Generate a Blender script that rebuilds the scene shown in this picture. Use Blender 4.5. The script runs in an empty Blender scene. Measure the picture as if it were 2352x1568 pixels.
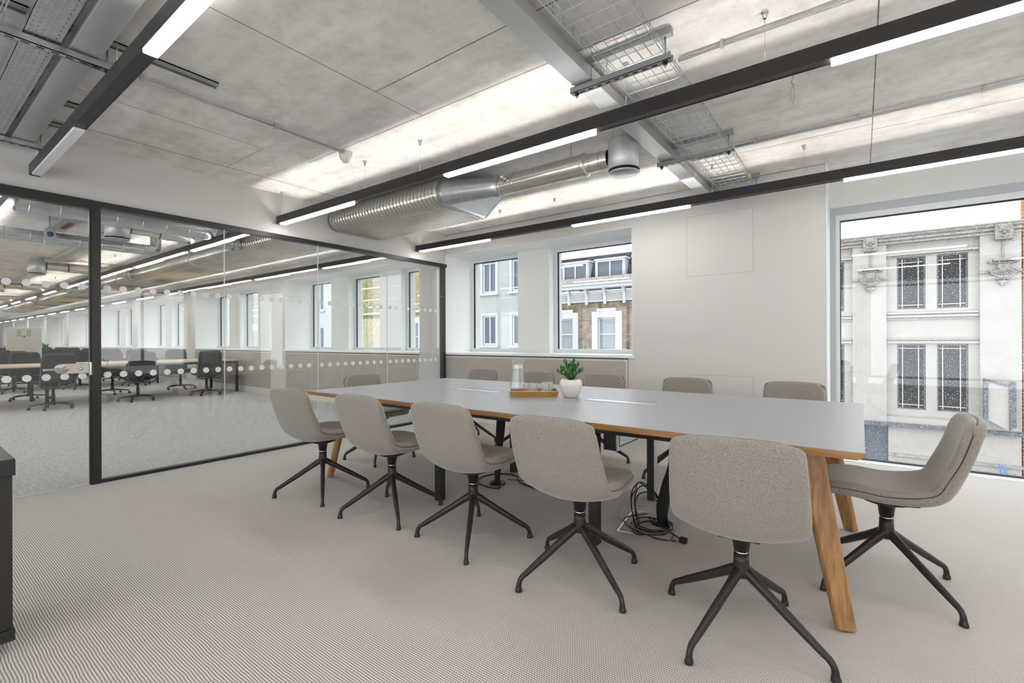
import bpy, bmesh, math, random
from mathutils import Vector, Matrix
D=bpy.data; SC=bpy.context.scene; COL=SC.collection
PI=math.pi
# ------------------------------------------------------------------ camera, world, exposure
YAW=0.6383; F_PX=1080.0; H=1.22
cam=D.cameras.new('camera'); cam.sensor_fit='HORIZONTAL'; cam.sensor_width=36.0
cam.lens=36.0*F_PX/2352; cam.shift_y=-(784-782.4)/2352; cam.clip_start=0.02; cam.clip_end=400
co=D.objects.new('camera',cam); COL.objects.link(co); SC.camera=co
co.matrix_world=Matrix.Translation((0,0,H))@Matrix.Rotation(YAW,4,'Z')@Matrix.Rotation(PI/2,4,'X')@Matrix.Rotation(-0.0035,4,'Z')
W=D.worlds.new('sky'); SC.world=W; W.use_nodes=True
nt=W.node_tree; bg=nt.nodes['Background']
tc=nt.nodes.new('ShaderNodeTexCoord'); sp=nt.nodes.new('ShaderNodeSeparateXYZ'); cr=nt.nodes.new('ShaderNodeValToRGB')
nt.links.new(tc.outputs['Generated'],sp.inputs[0]); nt.links.new(sp.outputs['Z'],cr.inputs[0])
cr.color_ramp.elements[0].position=0.0; cr.color_ramp.elements[0].color=(.95,.97,1.0,1)
cr.color_ramp.elements[1].position=.9; cr.color_ramp.elements[1].color=(.91,.955,1.0,1)
nt.links.new(cr.outputs[0],bg.inputs[0]); bg.inputs[1].default_value=1.7
SC.view_settings.view_transform='Standard'; SC.view_settings.look='None'
SC.view_settings.exposure=0.86; SC.view_settings.gamma=1.0
SC.cycles.transparent_max_bounces=20; SC.cycles.max_bounces=10; SC.cycles.diffuse_bounces=6; SC.cycles.glossy_bounces=5
SC.cycles.caustics_reflective=False; SC.cycles.caustics_refractive=False
LAMP=14.0     # luminaire diffuser emission
UPW=1.4      # uplight watts per metre
# ------------------------------------------------------------------ helpers
class MB:
    def __init__(s): s.v=[]; s.f=[]; s.sm=[]
    def add(s,vs,fs,smooth=False):
        n=len(s.v); s.v+= [tuple(v) for v in vs]; s.f+=[tuple(i+n for i in f) for f in fs]; s.sm+=[smooth]*len(fs); return s
    def box(s,a,b,c0=None):
        x0,y0,z0=a; x1,y1,z1=b
        return s.add([(x0,y0,z0),(x1,y0,z0),(x1,y1,z0),(x0,y1,z0),(x0,y0,z1),(x1,y0,z1),(x1,y1,z1),(x0,y1,z1)],
            [(3,2,1,0),(4,5,6,7),(0,1,5,4),(1,2,6,5),(2,3,7,6),(3,0,4,7)])
    def quad(s,a,b,c,d): return s.add([a,b,c,d],[(0,1,2,3)])
    def tube(s,pts,r,n=10,cap=True,smooth=True,sy=1.0,closed=False):
        pts=[Vector(p) for p in pts]; m=len(pts)
        rs=r if isinstance(r,(list,tuple)) else [r]*m
        up=None; vs=[]; 
        for i,p in enumerate(pts):
            a=pts[i-1] if (i>0 or closed) else p; b=pts[(i+1)%m] if (i<m-1 or closed) else p
            t=(b-a).normalized()
            if up is None:
                up=Vector((0,0,1)) if abs(t.z)<.95 else Vector((0,1,0))
            x=t.cross(up)
            if x.length<1e-4: x=t.cross(Vector((1,0,0)))
            x.normalize(); y=x.cross(t).normalized(); up=y
            for k in range(n):
                an=2*PI*k/n; vs.append(p+x*math.cos(an)*rs[i]+y*math.sin(an)*rs[i]*sy)
        fs=[]
        for i in range(m if closed else m-1):
            j=(i+1)%m
            for k in range(n):
                k2=(k+1)%n; fs.append((i*n+k,i*n+k2,j*n+k2,j*n+k))
        s.add(vs,fs,smooth)
        if cap and not closed:
            nn=len(s.v)-len(vs)
            s.f.append(tuple(nn+k for k in range(n))[::-1]); s.sm.append(False)
            s.f.append(tuple(nn+(m-1)*n+k for k in range(n))); s.sm.append(False)
        return s
    def lathe(s,prof,c=(0,0,0),n=24,axis='z',smooth=True,cap=False):
        vs=[];m=len(prof)
        for r,z in prof:
            for k in range(n):
                a=2*PI*k/n; q=(r*math.cos(a),r*math.sin(a),z)
                if axis=='x': q=(z,q[0],q[1])
                if axis=='y': q=(q[0],z,q[1])
                vs.append((q[0]+c[0],q[1]+c[1],q[2]+c[2]))
        fs=[(i*n+k,i*n+(k+1)%n,(i+1)*n+(k+1)%n,(i+1)*n+k) for i in range(m-1) for k in range(n)]
        if cap:
            fs.append(tuple(range(n))[::-1]); fs.append(tuple((m-1)*n+k for k in range(n)))
        return s.add(vs,fs,smooth)
    def prism(s,poly,a,b,plane='xz'):   # extrude polygon in a plane between a,b along the third axis
        n=len(poly)
        def P(u,v,w): return {'xz':(u,w,v),'yz':(w,u,v),'xy':(u,v,w)}[plane]
        vs=[P(u,v,a) for u,v in poly]+[P(u,v,b) for u,v in poly]
        fs=[tuple(range(n)),tuple(range(n,2*n))[::-1]]+[(i,i+n,(i+1)%n+n,(i+1)%n) for i in range(n)]
        return s.add(vs,fs)
    def grid(s,fn,nu,nv,smooth=True):
        vs=[fn(i/nu,j/nv) for i in range(nu+1) for j in range(nv+1)]
        fs=[(i*(nv+1)+j,i*(nv+1)+j+1,(i+1)*(nv+1)+j+1,(i+1)*(nv+1)+j) for i in range(nu) for j in range(nv)]
        return s.add(vs,fs,smooth)
    def build(s,name,m,parent=None,world=True,bevel=0,subsurf=0,seg=2):
        off=Vector((0,0,0))
        if parent is not None and world:
            q=parent
            while q is not None: off+=q.location; q=q.parent
        me=D.meshes.new(name); me.from_pydata([tuple(Vector(v)-off) for v in s.v],[],s.f)
        for p,q in zip(me.polygons,s.sm): p.use_smooth=q
        bm=bmesh.new(); bm.from_mesh(me); bmesh.ops.recalc_face_normals(bm,faces=bm.faces); bm.to_mesh(me); bm.free()
        me.materials.append(m)
        o=D.objects.new(name,me); COL.objects.link(o)
        if parent is not None: o.parent=parent
        if bevel:
            b=o.modifiers.new('bevel','BEVEL'); b.width=bevel; b.segments=seg; b.limit_method='ANGLE'; b.angle_limit=.6; b.harden_normals=False
        if subsurf:
            b=o.modifiers.new('subd','SUBSURF'); b.levels=subsurf; b.render_levels=subsurf
        return o
def tag(o,label,cat,group=None,kind=None):
    o['label']=label; o['category']=cat
    if group: o['group']=group
    if kind: o['kind']=kind
    return o
def thing(name,label,cat,loc=(0,0,0),rz=0,group=None):
    o=D.objects.new(name,None); o.empty_display_size=.1; COL.objects.link(o); o.location=loc; o.rotation_euler=(0,0,rz)
    return tag(o,label,cat,group)
def struct(o): o['kind']='structure'; return o
def dup(root,loc,rz=None,label=None,group=None):
    def cp(o,parent):
        c=o.copy(); COL.objects.link(c)
        if parent is not None: c.parent=parent
        for ch in [k for k in o.children]: cp(ch,c)
        return c
    r=cp(root,None); r.location=loc
    if rz is not None: r.rotation_euler=(0,0,rz)
    if label: r['label']=label
    if group: r['group']=group
    return r
def catmull(P,n):
    out=[]
    P=[Vector(p) for p in P]; m=len(P)
    for i in range(m-1):
        p0=P[max(i-1,0)];p1=P[i];p2=P[i+1];p3=P[min(i+2,m-1)]
        for k in range(n):
            t=k/n; out.append(.5*((2*p1)+(p2-p0)*t+(2*p0-5*p1+4*p2-p3)*t*t+(3*p1-p0-3*p2+p3)*t**3))
    out.append(P[-1]); return out
# ------------------------------------------------------------------ materials
def newmat(name):
    m=D.materials.new(name); m.use_nodes=True; n=m.node_tree; return m,n,n.nodes['Principled BSDF']
def srgb(r,g,b):
    f=lambda c:(c/255/12.92) if c/255<=.04045 else ((c/255+.055)/1.055)**2.4
    return (f(r),f(g),f(b),1)
def mat(name,col,rough=.5,metal=0,bump=0,bscale=60,var=0,vscale=3,stretch=(1,1,1),spec=.5,coat=0):
    m,n,b=newmat(name); b.inputs['Base Color'].default_value=col; b.inputs['Roughness'].default_value=rough
    b.inputs['Metallic'].default_value=metal; b.inputs['Specular IOR Level'].default_value=spec
    if coat: b.inputs['Coat Weight'].default_value=coat
    if bump or var:
        tc=n.nodes.new('ShaderNodeTexCoord'); mp=n.nodes.new('ShaderNodeMapping'); mp.inputs['Scale'].default_value=stretch
        n.links.new(tc.outputs['Object'],mp.inputs[0])
    if bump:
        t=n.nodes.new('ShaderNodeTexNoise'); t.inputs['Scale'].default_value=bscale; t.inputs['Detail'].default_value=5
        n.links.new(mp.outputs[0],t.inputs[0]); bp=n.nodes.new('ShaderNodeBump'); bp.inputs['Strength'].default_value=bump; bp.inputs['Distance'].default_value=.01
        n.links.new(t.outputs[0],bp.inputs['Height']); n.links.new(bp.outputs[0],b.inputs['Normal'])
    if var:
        t=n.nodes.new('ShaderNodeTexNoise'); t.inputs['Scale'].default_value=vscale; t.inputs['Detail'].default_value=8
        n.links.new(mp.outputs[0],t.inputs[0]); r=n.nodes.new('ShaderNodeValToRGB')
        r.color_ramp.elements[0].position=.3; r.color_ramp.elements[1].position=.7
        r.color_ramp.elements[0].color=tuple(c*(1-var) for c in col[:3])+(1,)
        r.color_ramp.elements[1].color=tuple(min(1,c*(1+var)) for c in col[:3])+(1,)
        n.links.new(t.outputs[0],r.inputs[0]); n.links.new(r.outputs[0],b.inputs['Base Color'])
    return m
def emis(name,col,st):
    m,n,b=newmat(name); b.inputs['Base Color'].default_value=(.8,.8,.8,1); b.inputs['Emission Color'].default_value=col; b.inputs['Emission Strength'].default_value=st; return m
M={}
M['wall']=mat('warm_white_paint',srgb(212,210,206),.75,bump=.03,bscale=180,spec=.3)
M['wall2']=mat('pale_grey_paint',srgb(219,220,216),.75,bump=.03,bscale=180,spec=.3)
M['white']=mat('white_satin_board',srgb(240,242,240),.45,spec=.4)
M['panel']=mat('grey_beige_laminate',srgb(176,170,160),.6,bump=.02,bscale=300)
M['trimlight']=mat('light_trim',srgb(222,216,206),.5)
M['shadowgap']=mat('dark_gap',srgb(60,58,55),.9)
M['black']=mat('black_powder_coat',srgb(38,37,36),.42,bump=.05,bscale=500)
M['frameblack']=mat('black_frame_aluminium',srgb(42,41,40),.35,bump=.03,bscale=400)
M['housing']=mat('dark_bronze_black_housing',srgb(43,39,38),.38)
M['chairleg']=mat('graphite_cast_aluminium',srgb(50,47,46),.36,metal=.3)
M['chrome']=mat('bright_steel',srgb(220,220,222),.15,metal=1)
M['steel']=mat('brushed_steel',srgb(196,188,176),.3,metal=1,bump=.02,bscale=300,stretch=(1,12,1))
M['frame']=mat('window_frame_grey_white',srgb(214,219,222),.4)
M['gasket']=mat('black_rubber_gasket',srgb(28,30,32),.6)
M['diff']=emis('lit_opal_diffuser',(1,.985,.97,1),LAMP)
M['diffoff']=mat('opal_diffuser_unlit',srgb(232,232,232),.4)
M['dark']=mat('dark_interior',srgb(22,22,22),.8)
def galvan(name,c,rough=.32,sp=.12,scale=25):
    m,n,b=newmat(name); b.inputs['Metallic'].default_value=1.0
    tc=n.nodes.new('ShaderNodeTexCoord'); v=n.nodes.new('ShaderNodeTexVoronoi'); v.inputs['Scale'].default_value=scale
    no=n.nodes.new('ShaderNodeTexNoise'); no.inputs['Scale'].default_value=4; no.inputs['Detail'].default_value=4
    n.links.new(tc.outputs['Object'],v.inputs[0]); n.links.new(tc.outputs['Object'],no.inputs[0])
    hs=n.nodes.new('ShaderNodeMath'); hs.operation='MULTIPLY_ADD'; sx=n.nodes.new('ShaderNodeSeparateColor')
    n.links.new(v.outputs['Color'],sx.inputs[0]); n.links.new(sx.outputs[0],hs.inputs[0]); hs.inputs[1].default_value=sp; hs.inputs[2].default_value=1-sp
    mx=n.nodes.new('ShaderNodeMix'); mx.data_type='RGBA'; mx.blend_type='MULTIPLY'; mx.inputs[0].default_value=1; mx.inputs[6].default_value=c
    n.links.new(hs.outputs[0],mx.inputs[7]); n.links.new(mx.outputs[2],b.inputs['Base Color'])
    rr=n.nodes.new('ShaderNodeMapRange'); rr.inputs[3].default_value=rough-.03; rr.inputs[4].default_value=rough+.05
    n.links.new(no.outputs[0],rr.inputs[0]); n.links.new(rr.outputs[0],b.inputs['Roughness'])
    return m
M['galv']=galvan('galvanised_steel',srgb(205,208,212))
M['galvdark']=mat('galvanised_strut',srgb(168,170,170),.35,metal=.55)
M['spiral']=galvan('spiral_duct_steel',srgb(214,210,204),.24,.03,40)
M['trunk']=mat('grey_trunking_steel',srgb(196,198,199),.38,metal=.6)
M['zinc']=mat('zinc_wire',srgb(205,212,214),.35,metal=.8)
M['conduit']=mat('steel_conduit',srgb(205,206,206),.3,metal=.55)
def concrete():
    m,n,b=newmat('board_concrete'); b.inputs['Roughness'].default_value=.8; b.inputs['Specular IOR Level'].default_value=.25
    tc=n.nodes.new('ShaderNodeTexCoord')
    a=n.nodes.new('ShaderNodeTexNoise'); a.inputs['Scale'].default_value=.55; a.inputs['Detail'].default_value=9; a.inputs['Roughness'].default_value=.62
    a2=n.nodes.new('ShaderNodeTexNoise'); a2.inputs['Scale'].default_value=5; a2.inputs['Detail'].default_value=8; a2.inputs['Roughness'].default_value=.7
    mp=n.nodes.new('ShaderNodeMapping'); mp.inputs['Scale'].default_value=(.7,5,1); mp.inputs['Rotation'].default_value=(0,0,.06)
    a3=n.nodes.new('ShaderNodeTexNoise'); a3.inputs['Scale'].default_value=2.2; a3.inputs['Detail'].default_value=6
    n.links.new(tc.outputs['Object'],a.inputs[0]); n.links.new(tc.outputs['Object'],a2.inputs[0]); n.links.new(tc.outputs['Object'],mp.inputs[0]); n.links.new(mp.outputs[0],a3.inputs[0])
    def ramp(src,p0,c0,p1,c1):
        r=n.nodes.new('ShaderNodeValToRGB'); r.color_ramp.elements[0].position=p0; r.color_ramp.elements[0].color=c0
        r.color_ramp.elements[1].position=p1; r.color_ramp.elements[1].color=c1; n.links.new(src,r.inputs[0]); return r.outputs[0]
    base=ramp(a.outputs[0],.36,srgb(226,223,219),.66,srgb(246,244,240))
    fine=ramp(a2.outputs[0],.32,(.72,.71,.695,1),.56,(1,1,1,1))
    strk=ramp(a3.outputs[0],.35,(.86,.86,.855,1),.65,(1.0,1,1,1))
    v=n.nodes.new('ShaderNodeTexVoronoi'); v.inputs['Scale'].default_value=16; n.links.new(tc.outputs['Object'],v.inputs[0])
    pit=ramp(v.outputs['Distance'],.03,(.45,.43,.4,1),.055,(1,1,1,1))
    def mul(x,y,f):
        k=n.nodes.new('ShaderNodeMix'); k.data_type='RGBA'; k.blend_type='MULTIPLY'; k.inputs[0].default_value=f
        n.links.new(x,k.inputs[6]); n.links.new(y,k.inputs[7]); return k.outputs[2]
    n.links.new(mul(mul(mul(base,fine,.75),strk,.8),pit,.55),b.inputs['Base Color'])
    bp=n.nodes.new('ShaderNodeBump'); bp.inputs['Strength'].default_value=.12; bp.inputs['Distance'].default_value=.02
    n.links.new(a2.outputs[0],bp.inputs['Height']); n.links.new(bp.outputs[0],b.inputs['Normal'])
    return m
M['concrete']=concrete()
def carpet(name,light,dark,pitch,warmvar=None,streak=0.0):
    m,n,b=newmat(name); b.inputs['Roughness'].default_value=.95; b.inputs['Specular IOR Level'].default_value=.1
    tc=n.nodes.new('ShaderNodeTexCoord'); sp=n.nodes.new('ShaderNodeSeparateXYZ'); 
    # wobble of the ribs
    wn=n.nodes.new('ShaderNodeTexNoise'); wn.inputs['Scale'].default_value=9; wn.inputs['Detail'].default_value=2
    n.links.new(tc.outputs['Object'],wn.inputs[0])
    wm=n.nodes.new('ShaderNodeVectorMath'); wm.operation='SCALE'; wm.inputs[3].default_value=.010
    n.links.new(wn.outputs['Color'],wm.inputs[0]); wa=n.nodes.new('ShaderNodeVectorMath'); wa.operation='ADD'
    n.links.new(tc.outputs['Object'],wa.inputs[0]); n.links.new(wm.outputs[0],wa.inputs[1]); n.links.new(wa.outputs[0],sp.inputs[0])
    def math_(op,x,y=None,v=None):
        k=n.nodes.new('ShaderNodeMath'); k.operation=op
        n.links.new(x,k.inputs[0])
        if y is not None: n.links.new(y,k.inputs[1])
        if v is not None: k.inputs[1].default_value=v
        return k.outputs[0]
    sy=math_('SINE',math_('MULTIPLY',sp.outputs['Y'],v=2*PI/pitch))
    yy=math_('MULTIPLY',sp.outputs['Y'],v=PI/pitch)
    sx=math_('SINE',math_('ADD',math_('MULTIPLY',sp.outputs['X'],v=2*PI/(pitch*1.1)),yy))
    s=math_('ADD',math_('MULTIPLY',sy,v=.36),math_('MULTIPLY',sx,v=.14))
    s=math_('ADD',s,v=.52)
    fn=n.nodes.new('ShaderNodeTexNoise'); fn.inputs['Scale'].default_value=240; fn.inputs['Detail'].default_value=2
    n.links.new(tc.outputs['Object'],fn.inputs[0])
    s2=math_('ADD',s,math_('MULTIPLY',math_('SUBTRACT',fn.outputs[0],v=.5),v=.55))
    if streak:
        mp=n.nodes.new('ShaderNodeMapping'); mp.inputs['Scale'].default_value=(3,40,1); n.links.new(tc.outputs['Object'],mp.inputs[0])
        sn=n.nodes.new('ShaderNodeTexNoise'); sn.inputs['Scale'].default_value=1.6; sn.inputs['Detail'].default_value=5; n.links.new(mp.outputs[0],sn.inputs[0])
        s2=math_('ADD',s2,math_('MULTIPLY',math_('SUBTRACT',sn.outputs[0],v=.5),v=streak))
    r=n.nodes.new('ShaderNodeValToRGB'); r.color_ramp.elements[0].position=.1; r.color_ramp.elements[0].color=dark
    r.color_ramp.elements[1].position=.75; r.color_ramp.elements[1].color=light
    n.links.new(s2,r.inputs[0]); n.links.new(r.outputs[0],b.inputs['Base Color'])
    bp=n.nodes.new('ShaderNodeBump'); bp.inputs['Strength'].default_value=.35; bp.inputs['Distance'].default_value=.003
    n.links.new(s2,bp.inputs['Height']); n.links.new(bp.outputs[0],b.inputs['Normal'])
    return m
M['carpet']=carpet('ribbed_wool_carpet',srgb(238,234,229),srgb(134,126,119),.0095)
M['carpet2']=carpet('grey_streaked_carpet',srgb(232,232,232),srgb(140,140,142),.012,streak=.9)
def fabric(name,c1,c2,c3):
    m,n,b=newmat(name); b.inputs['Roughness'].default_value=.9; b.inputs['Specular IOR Level'].default_value=.15
    b.inputs['Sheen Weight'].default_value=.35; b.inputs['Sheen Roughness'].default_value=.5
    tc=n.nodes.new('ShaderNodeTexCoord')
    def nz(st,sc,d=3):
        mp=n.nodes.new('ShaderNodeMapping'); mp.inputs['Scale'].default_value=st; n.links.new(tc.outputs['Object'],mp.inputs[0])
        t=n.nodes.new('ShaderNodeTexNoise'); t.inputs['Scale'].default_value=sc; t.inputs['Detail'].default_value=d; n.links.new(mp.outputs[0],t.inputs[0]); return t.outputs[0]
    v=nz((1,.6,.06),1100); h=nz((.12,1,1),1100); f=nz((1,1,1),900,1); l=nz((1,1,1),6,3)
    def mt(op,x,y):
        k=n.nodes.new('ShaderNodeMath'); k.operation=op
        n.links.new(x,k.inputs[0])
        if isinstance(y,float): k.inputs[1].default_value=y
        else: n.links.new(y,k.inputs[1])
        return k.outputs[0]
    s=mt('ADD',mt('MULTIPLY',v,.42),mt('ADD',mt('MULTIPLY',h,.24),mt('MULTIPLY',f,.34)))
    r=n.nodes.new('ShaderNodeValToRGB'); e=r.color_ramp.elements; e[0].position=.40; e[0].color=c1; e[1].position=.60; e[1].color=c3
    k=e.new(.5); k.color=c2
    n.links.new(s,r.inputs[0]); n.links.new(r.outputs[0],b.inputs['Base Color'])
    bp=n.nodes.new('ShaderNodeBump'); bp.inputs['Strength'].default_value=.25; bp.inputs['Distance'].default_value=.001
    n.links.new(s,bp.inputs['Height']); n.links.new(bp.outputs[0],b.inputs['Normal'])
    return m
M['fabric']=fabric('oatmeal_grey_fabric',srgb(108,102,95),srgb(144,138,130),srgb(176,170,161))
def wood(name,c1,c2,st=(1,12,12),sc=3):
    m,n,b=newmat(name); b.inputs['Roughness'].default_value=.42
    tc=n.nodes.new('ShaderNodeTexCoord'); mp=n.nodes.new('ShaderNodeMapping'); mp.inputs['Scale'].default_value=st
    n.links.new(tc.outputs['Object'],mp.inputs[0]); t=n.nodes.new('ShaderNodeTexNoise'); t.inputs['Scale'].default_value=sc; t.inputs['Detail'].default_value=8; t.inputs['Distortion'].default_value=.6
    n.links.new(mp.outputs[0],t.inputs[0]); r=n.nodes.new('ShaderNodeValToRGB'); r.color_ramp.elements[0].position=.35; r.color_ramp.elements[0].color=c1
    r.color_ramp.elements[1].position=.65; r.color_ramp.elements[1].color=c2; n.links.new(t.outputs[0],r.inputs[0]); n.links.new(r.outputs[0],b.inputs['Base Color'])
    return m
M['oak']=wood('oiled_oak',srgb(140,98,54),srgb(176,132,80),(14,14,1.2),3)
M['oakedge']=wood('oak_ply_edge',srgb(140,98,55),srgb(182,134,80),(2,2,60),2)
M['bamboo']=wood('bamboo_tray_wood',srgb(160,115,55),srgb(190,142,78),(3,3,50),3)
M['birch']=wood('pale_desk_edge',srgb(214,190,155),srgb(228,206,174),(1,1,40),2)
M['top']=mat('grey_linoleum_top',srgb(162,163,167),.33,bump=.01,bscale=400,spec=.55)
M['ceramic']=mat('white_glazed_ceramic',srgb(226,222,214),.18,coat=.6)
M['soil']=mat('soil',srgb(60,45,35),.95,bump=.8,bscale=120)
M['leaf']=mat('succulent_leaf',srgb(62,108,46),.3,var=.35,vscale=30)
M['stem']=mat('brown_stem',srgb(96,74,52),.8)
M['plastic']=mat('white_plastic',srgb(225,225,222),.4)
M['cable']=mat('black_cable_rubber',srgb(30,29,28),.35)
M['greycable']=mat('grey_cable',srgb(150,150,148),.4)
M['sleeve']=mat('black_cable_sleeve',srgb(20,19,18),.7,bump=.3,bscale=300)
M['alu']=mat('anodised_aluminium',srgb(205,206,210),.32,metal=.9)
M['taskblk']=mat('black_office_plastic',srgb(44,45,47),.45)
M['taskgrey']=mat('slate_grey_plastic',srgb(58,63,68),.3)
M['taskseat']=mat('black_seat_fabric',srgb(48,48,50),.9,bump=.2,bscale=400)
M['boardgrey']=mat('pale_putty_panel',srgb(212,208,200),.6)
M['red']=mat('red_label',srgb(112,44,38),.6)
M['blue']=mat('navy_sticker',srgb(50,65,130),.5)
M['yellow']=mat('yellow_tag',srgb(225,205,90),.5)
def glass(name,tint=(1,1,1,1),f0=.035,f1=.75,drops=False,rough=0.0):
    m=D.materials.new(name); m.use_nodes=True; n=m.node_tree; n.nodes.clear()
    o=n.nodes.new('ShaderNodeOutputMaterial'); t=n.nodes.new('ShaderNodeBsdfTransparent'); t.inputs[0].default_value=tint
    g=n.nodes.new('ShaderNodeBsdfGlossy'); g.inputs['Roughness'].default_value=rough; g.inputs[0].default_value=(1,1,1,1)
    lw=n.nodes.new('ShaderNodeLayerWeight'); lw.inputs['Blend'].default_value=.5
    pw=n.nodes.new('ShaderNodeMath'); pw.operation='POWER'; n.links.new(lw.outputs['Facing'],pw.inputs[0]); pw.inputs[1].default_value=4.2
    mr=n.nodes.new('ShaderNodeMapRange'); mr.inputs[1].default_value=.0; mr.inputs[2].default_value=1; mr.inputs[3].default_value=f0; mr.inputs[4].default_value=f1
    n.links.new(pw.outputs[0],mr.inputs[0])
    mx=n.nodes.new('ShaderNodeMixShader'); n.links.new(mr.outputs[0],mx.inputs[0]); n.links.new(t.outputs[0],mx.inputs[1]); n.links.new(g.outputs[0],mx.inputs[2])
    last=mx.outputs[0]
    if drops:
        tc=n.nodes.new('ShaderNodeTexCoord'); v=n.nodes.new('ShaderNodeTexVoronoi'); v.inputs['Scale'].default_value=62; v.inputs['Randomness'].default_value=1
        v.voronoi_dimensions='2D'; sx_=n.nodes.new('ShaderNodeSeparateXYZ'); cb_=n.nodes.new('ShaderNodeCombineXYZ'); n.links.new(tc.outputs['Object'],sx_.inputs[0]); n.links.new(sx_.outputs['X'],cb_.inputs[0]); n.links.new(sx_.outputs['Z'],cb_.inputs[1]); n.links.new(cb_.outputs[0],v.inputs[0])
        sc=n.nodes.new('ShaderNodeSeparateColor'); n.links.new(v.outputs['Color'],sc.inputs[0])
        th=n.nodes.new('ShaderNodeMath'); th.operation='MULTIPLY'; n.links.new(sc.outputs[0],th.inputs[0]); th.inputs[1].default_value=.18
        lt=n.nodes.new('ShaderNodeMath'); lt.operation='LESS_THAN'; n.links.new(v.outputs['Distance'],lt.inputs[0]); n.links.new(th.outputs[0],lt.inputs[1])
        gt=n.nodes.new('ShaderNodeMath'); gt.operation='MULTIPLY'; n.links.new(lt.outputs[0],gt.inputs[0]); gt.inputs[1].default_value=.5
        # water drop: scatters the sky light
        tr=n.nodes.new('ShaderNodeBsdfTranslucent'); tr.inputs[0].default_value=(.9,.93,.95,1)
        m2=n.nodes.new('ShaderNodeMixShader'); n.links.new(gt.outputs[0],m2.inputs[0]); n.links.new(last,m2.inputs[1]); n.links.new(tr.outputs[0],m2.inputs[2]); last=m2.outputs[0]
    n.links.new(last,o.inputs[0]); return m
M['glass']=glass('partition_glass',(.975,.985,.98,1),f0=.045,f1=.9)
M['wglass']=glass('window_glass',(.96,.98,.985,1),f1=.8)
M['rainglass']=glass('rain_spotted_glass',(.96,.98,.985,1),f1=.7,drops=True)
M['edge']=mat('polished_glass_edge',srgb(205,214,212),.2)
def dotmat():
    m=D.materials.new('frosted_dot_vinyl'); m.use_nodes=True; n=m.node_tree; n.nodes.clear()
    o=n.nodes.new('ShaderNodeOutputMaterial'); d=n.nodes.new('ShaderNodeBsdfDiffuse'); d.inputs[0].default_value=srgb(250,250,248)
    t=n.nodes.new('ShaderNodeBsdfTranslucent'); t.inputs[0].default_value=srgb(250,250,248)
    mx=n.nodes.new('ShaderNodeMixShader'); mx.inputs[0].default_value=.5; n.links.new(d.outputs[0],mx.inputs[1]); n.links.new(t.outputs[0],mx.inputs[2])
    n.links.new(mx.outputs[0],o.inputs[0]); return m
M['dot']=dotmat()
def drinkglass():
    m,n,b=newmat('clear_drinking_glass'); b.inputs['Transmission Weight'].default_value=1; b.inputs['IOR'].default_value=1.3; b.inputs['Roughness'].default_value=.02; return m
M['tableglass']=glass('thin_clear_glass',(.965,.975,.975,1),f0=.05,f1=.9)
M['water']=drinkglass()
def etched():
    m=glass('etched_tumbler_glass',(.93,.95,.95,1),f0=.10,f1=1.0); n=m.node_tree
    o=[k for k in n.nodes if k.type=='OUTPUT_MATERIAL'][0]; src=o.inputs[0].links[0].from_socket
    d=n.nodes.new('ShaderNodeBsdfTranslucent'); d.inputs[0].default_value=(.95,.95,.95,1); mx=n.nodes.new('ShaderNodeMixShader'); mx.inputs[0].default_value=.3
    n.links.new(src,mx.inputs[1]); n.links.new(d.outputs[0],mx.inputs[2]); n.links.new(mx.outputs[0],o.inputs[0]); return m
M['etched']=etched()
def brick(name,c1,c2,mortar,scale=1.0,bw=.225,bh=.075,var=.5):
    m,n,b=newmat(name); b.inputs['Roughness'].default_value=.9
    tc=n.nodes.new('ShaderNodeTexCoord'); mp=n.nodes.new('ShaderNodeMapping'); mp.inputs['Rotation'].default_value=(PI/2,0,0)
    n.links.new(tc.outputs['Object'],mp.inputs[0]); t=n.nodes.new('ShaderNodeTexBrick')
    t.inputs['Color1'].default_value=c1; t.inputs['Color2'].default_value=c2; t.inputs['Mortar'].default_value=mortar; t.inputs['Scale'].default_value=scale
    t.inputs['Mortar Size'].default_value=.012; t.inputs['Brick Width'].default_value=bw; t.inputs['Row Height'].default_value=bh; t.inputs['Bias'].default_value=0
    n.links.new(mp.outputs[0],t.inputs[0])
    no=n.nodes.new('ShaderNodeTexNoise'); no.inputs['Scale'].default_value=3.5; no.inputs['Detail'].default_value=8; n.links.new(tc.outputs['Object'],no.inputs[0])
    r=n.nodes.new('ShaderNodeValToRGB'); r.color_ramp.elements[0].position=.35; r.color_ramp.elements[0].color=(1-var,1-var,1-var,1); r.color_ramp.elements[1].position=.62
    n.links.new(no.outputs[0],r.inputs[0]); k=n.nodes.new('ShaderNodeMix'); k.data_type='RGBA'; k.blend_type='MULTIPLY'; k.inputs[0].default_value=1
    n.links.new(t.outputs[0],k.inputs[6]); n.links.new(r.outputs[0],k.inputs[7]); n.links.new(k.outputs[2],b.inputs['Base Color']); return m
M['brick']=brick('brown_stock_brick',srgb(142,120,90),srgb(82,66,50),srgb(140,128,110),scale=1.7)
M['brickyellow']=brick('yellow_stock_brick',srgb(168,152,112),srgb(142,124,86),srgb(165,155,132),var=.35)
M['tile']=brick('orange_glazed_brick',srgb(182,126,90),srgb(172,116,82),srgb(120,80,60),bw=.6,bh=.11,var=.1)
M['slate']=brick('slate_roof',srgb(72,72,80),srgb(54,54,62),srgb(38,38,44),bw=.5,bh=.22,var=.3)
M['stone']=mat('cream_faience',srgb(166,161,154),.6,var=.06,vscale=2.5,bump=.1,bscale=8)
M['stonedirty']=mat('weathered_faience',srgb(150,144,137),.7,var=.28,vscale=9)
M['carved']=mat('carved_stone',srgb(138,134,128),.8,var=.3,vscale=14,bump=.5,bscale=20)
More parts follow.
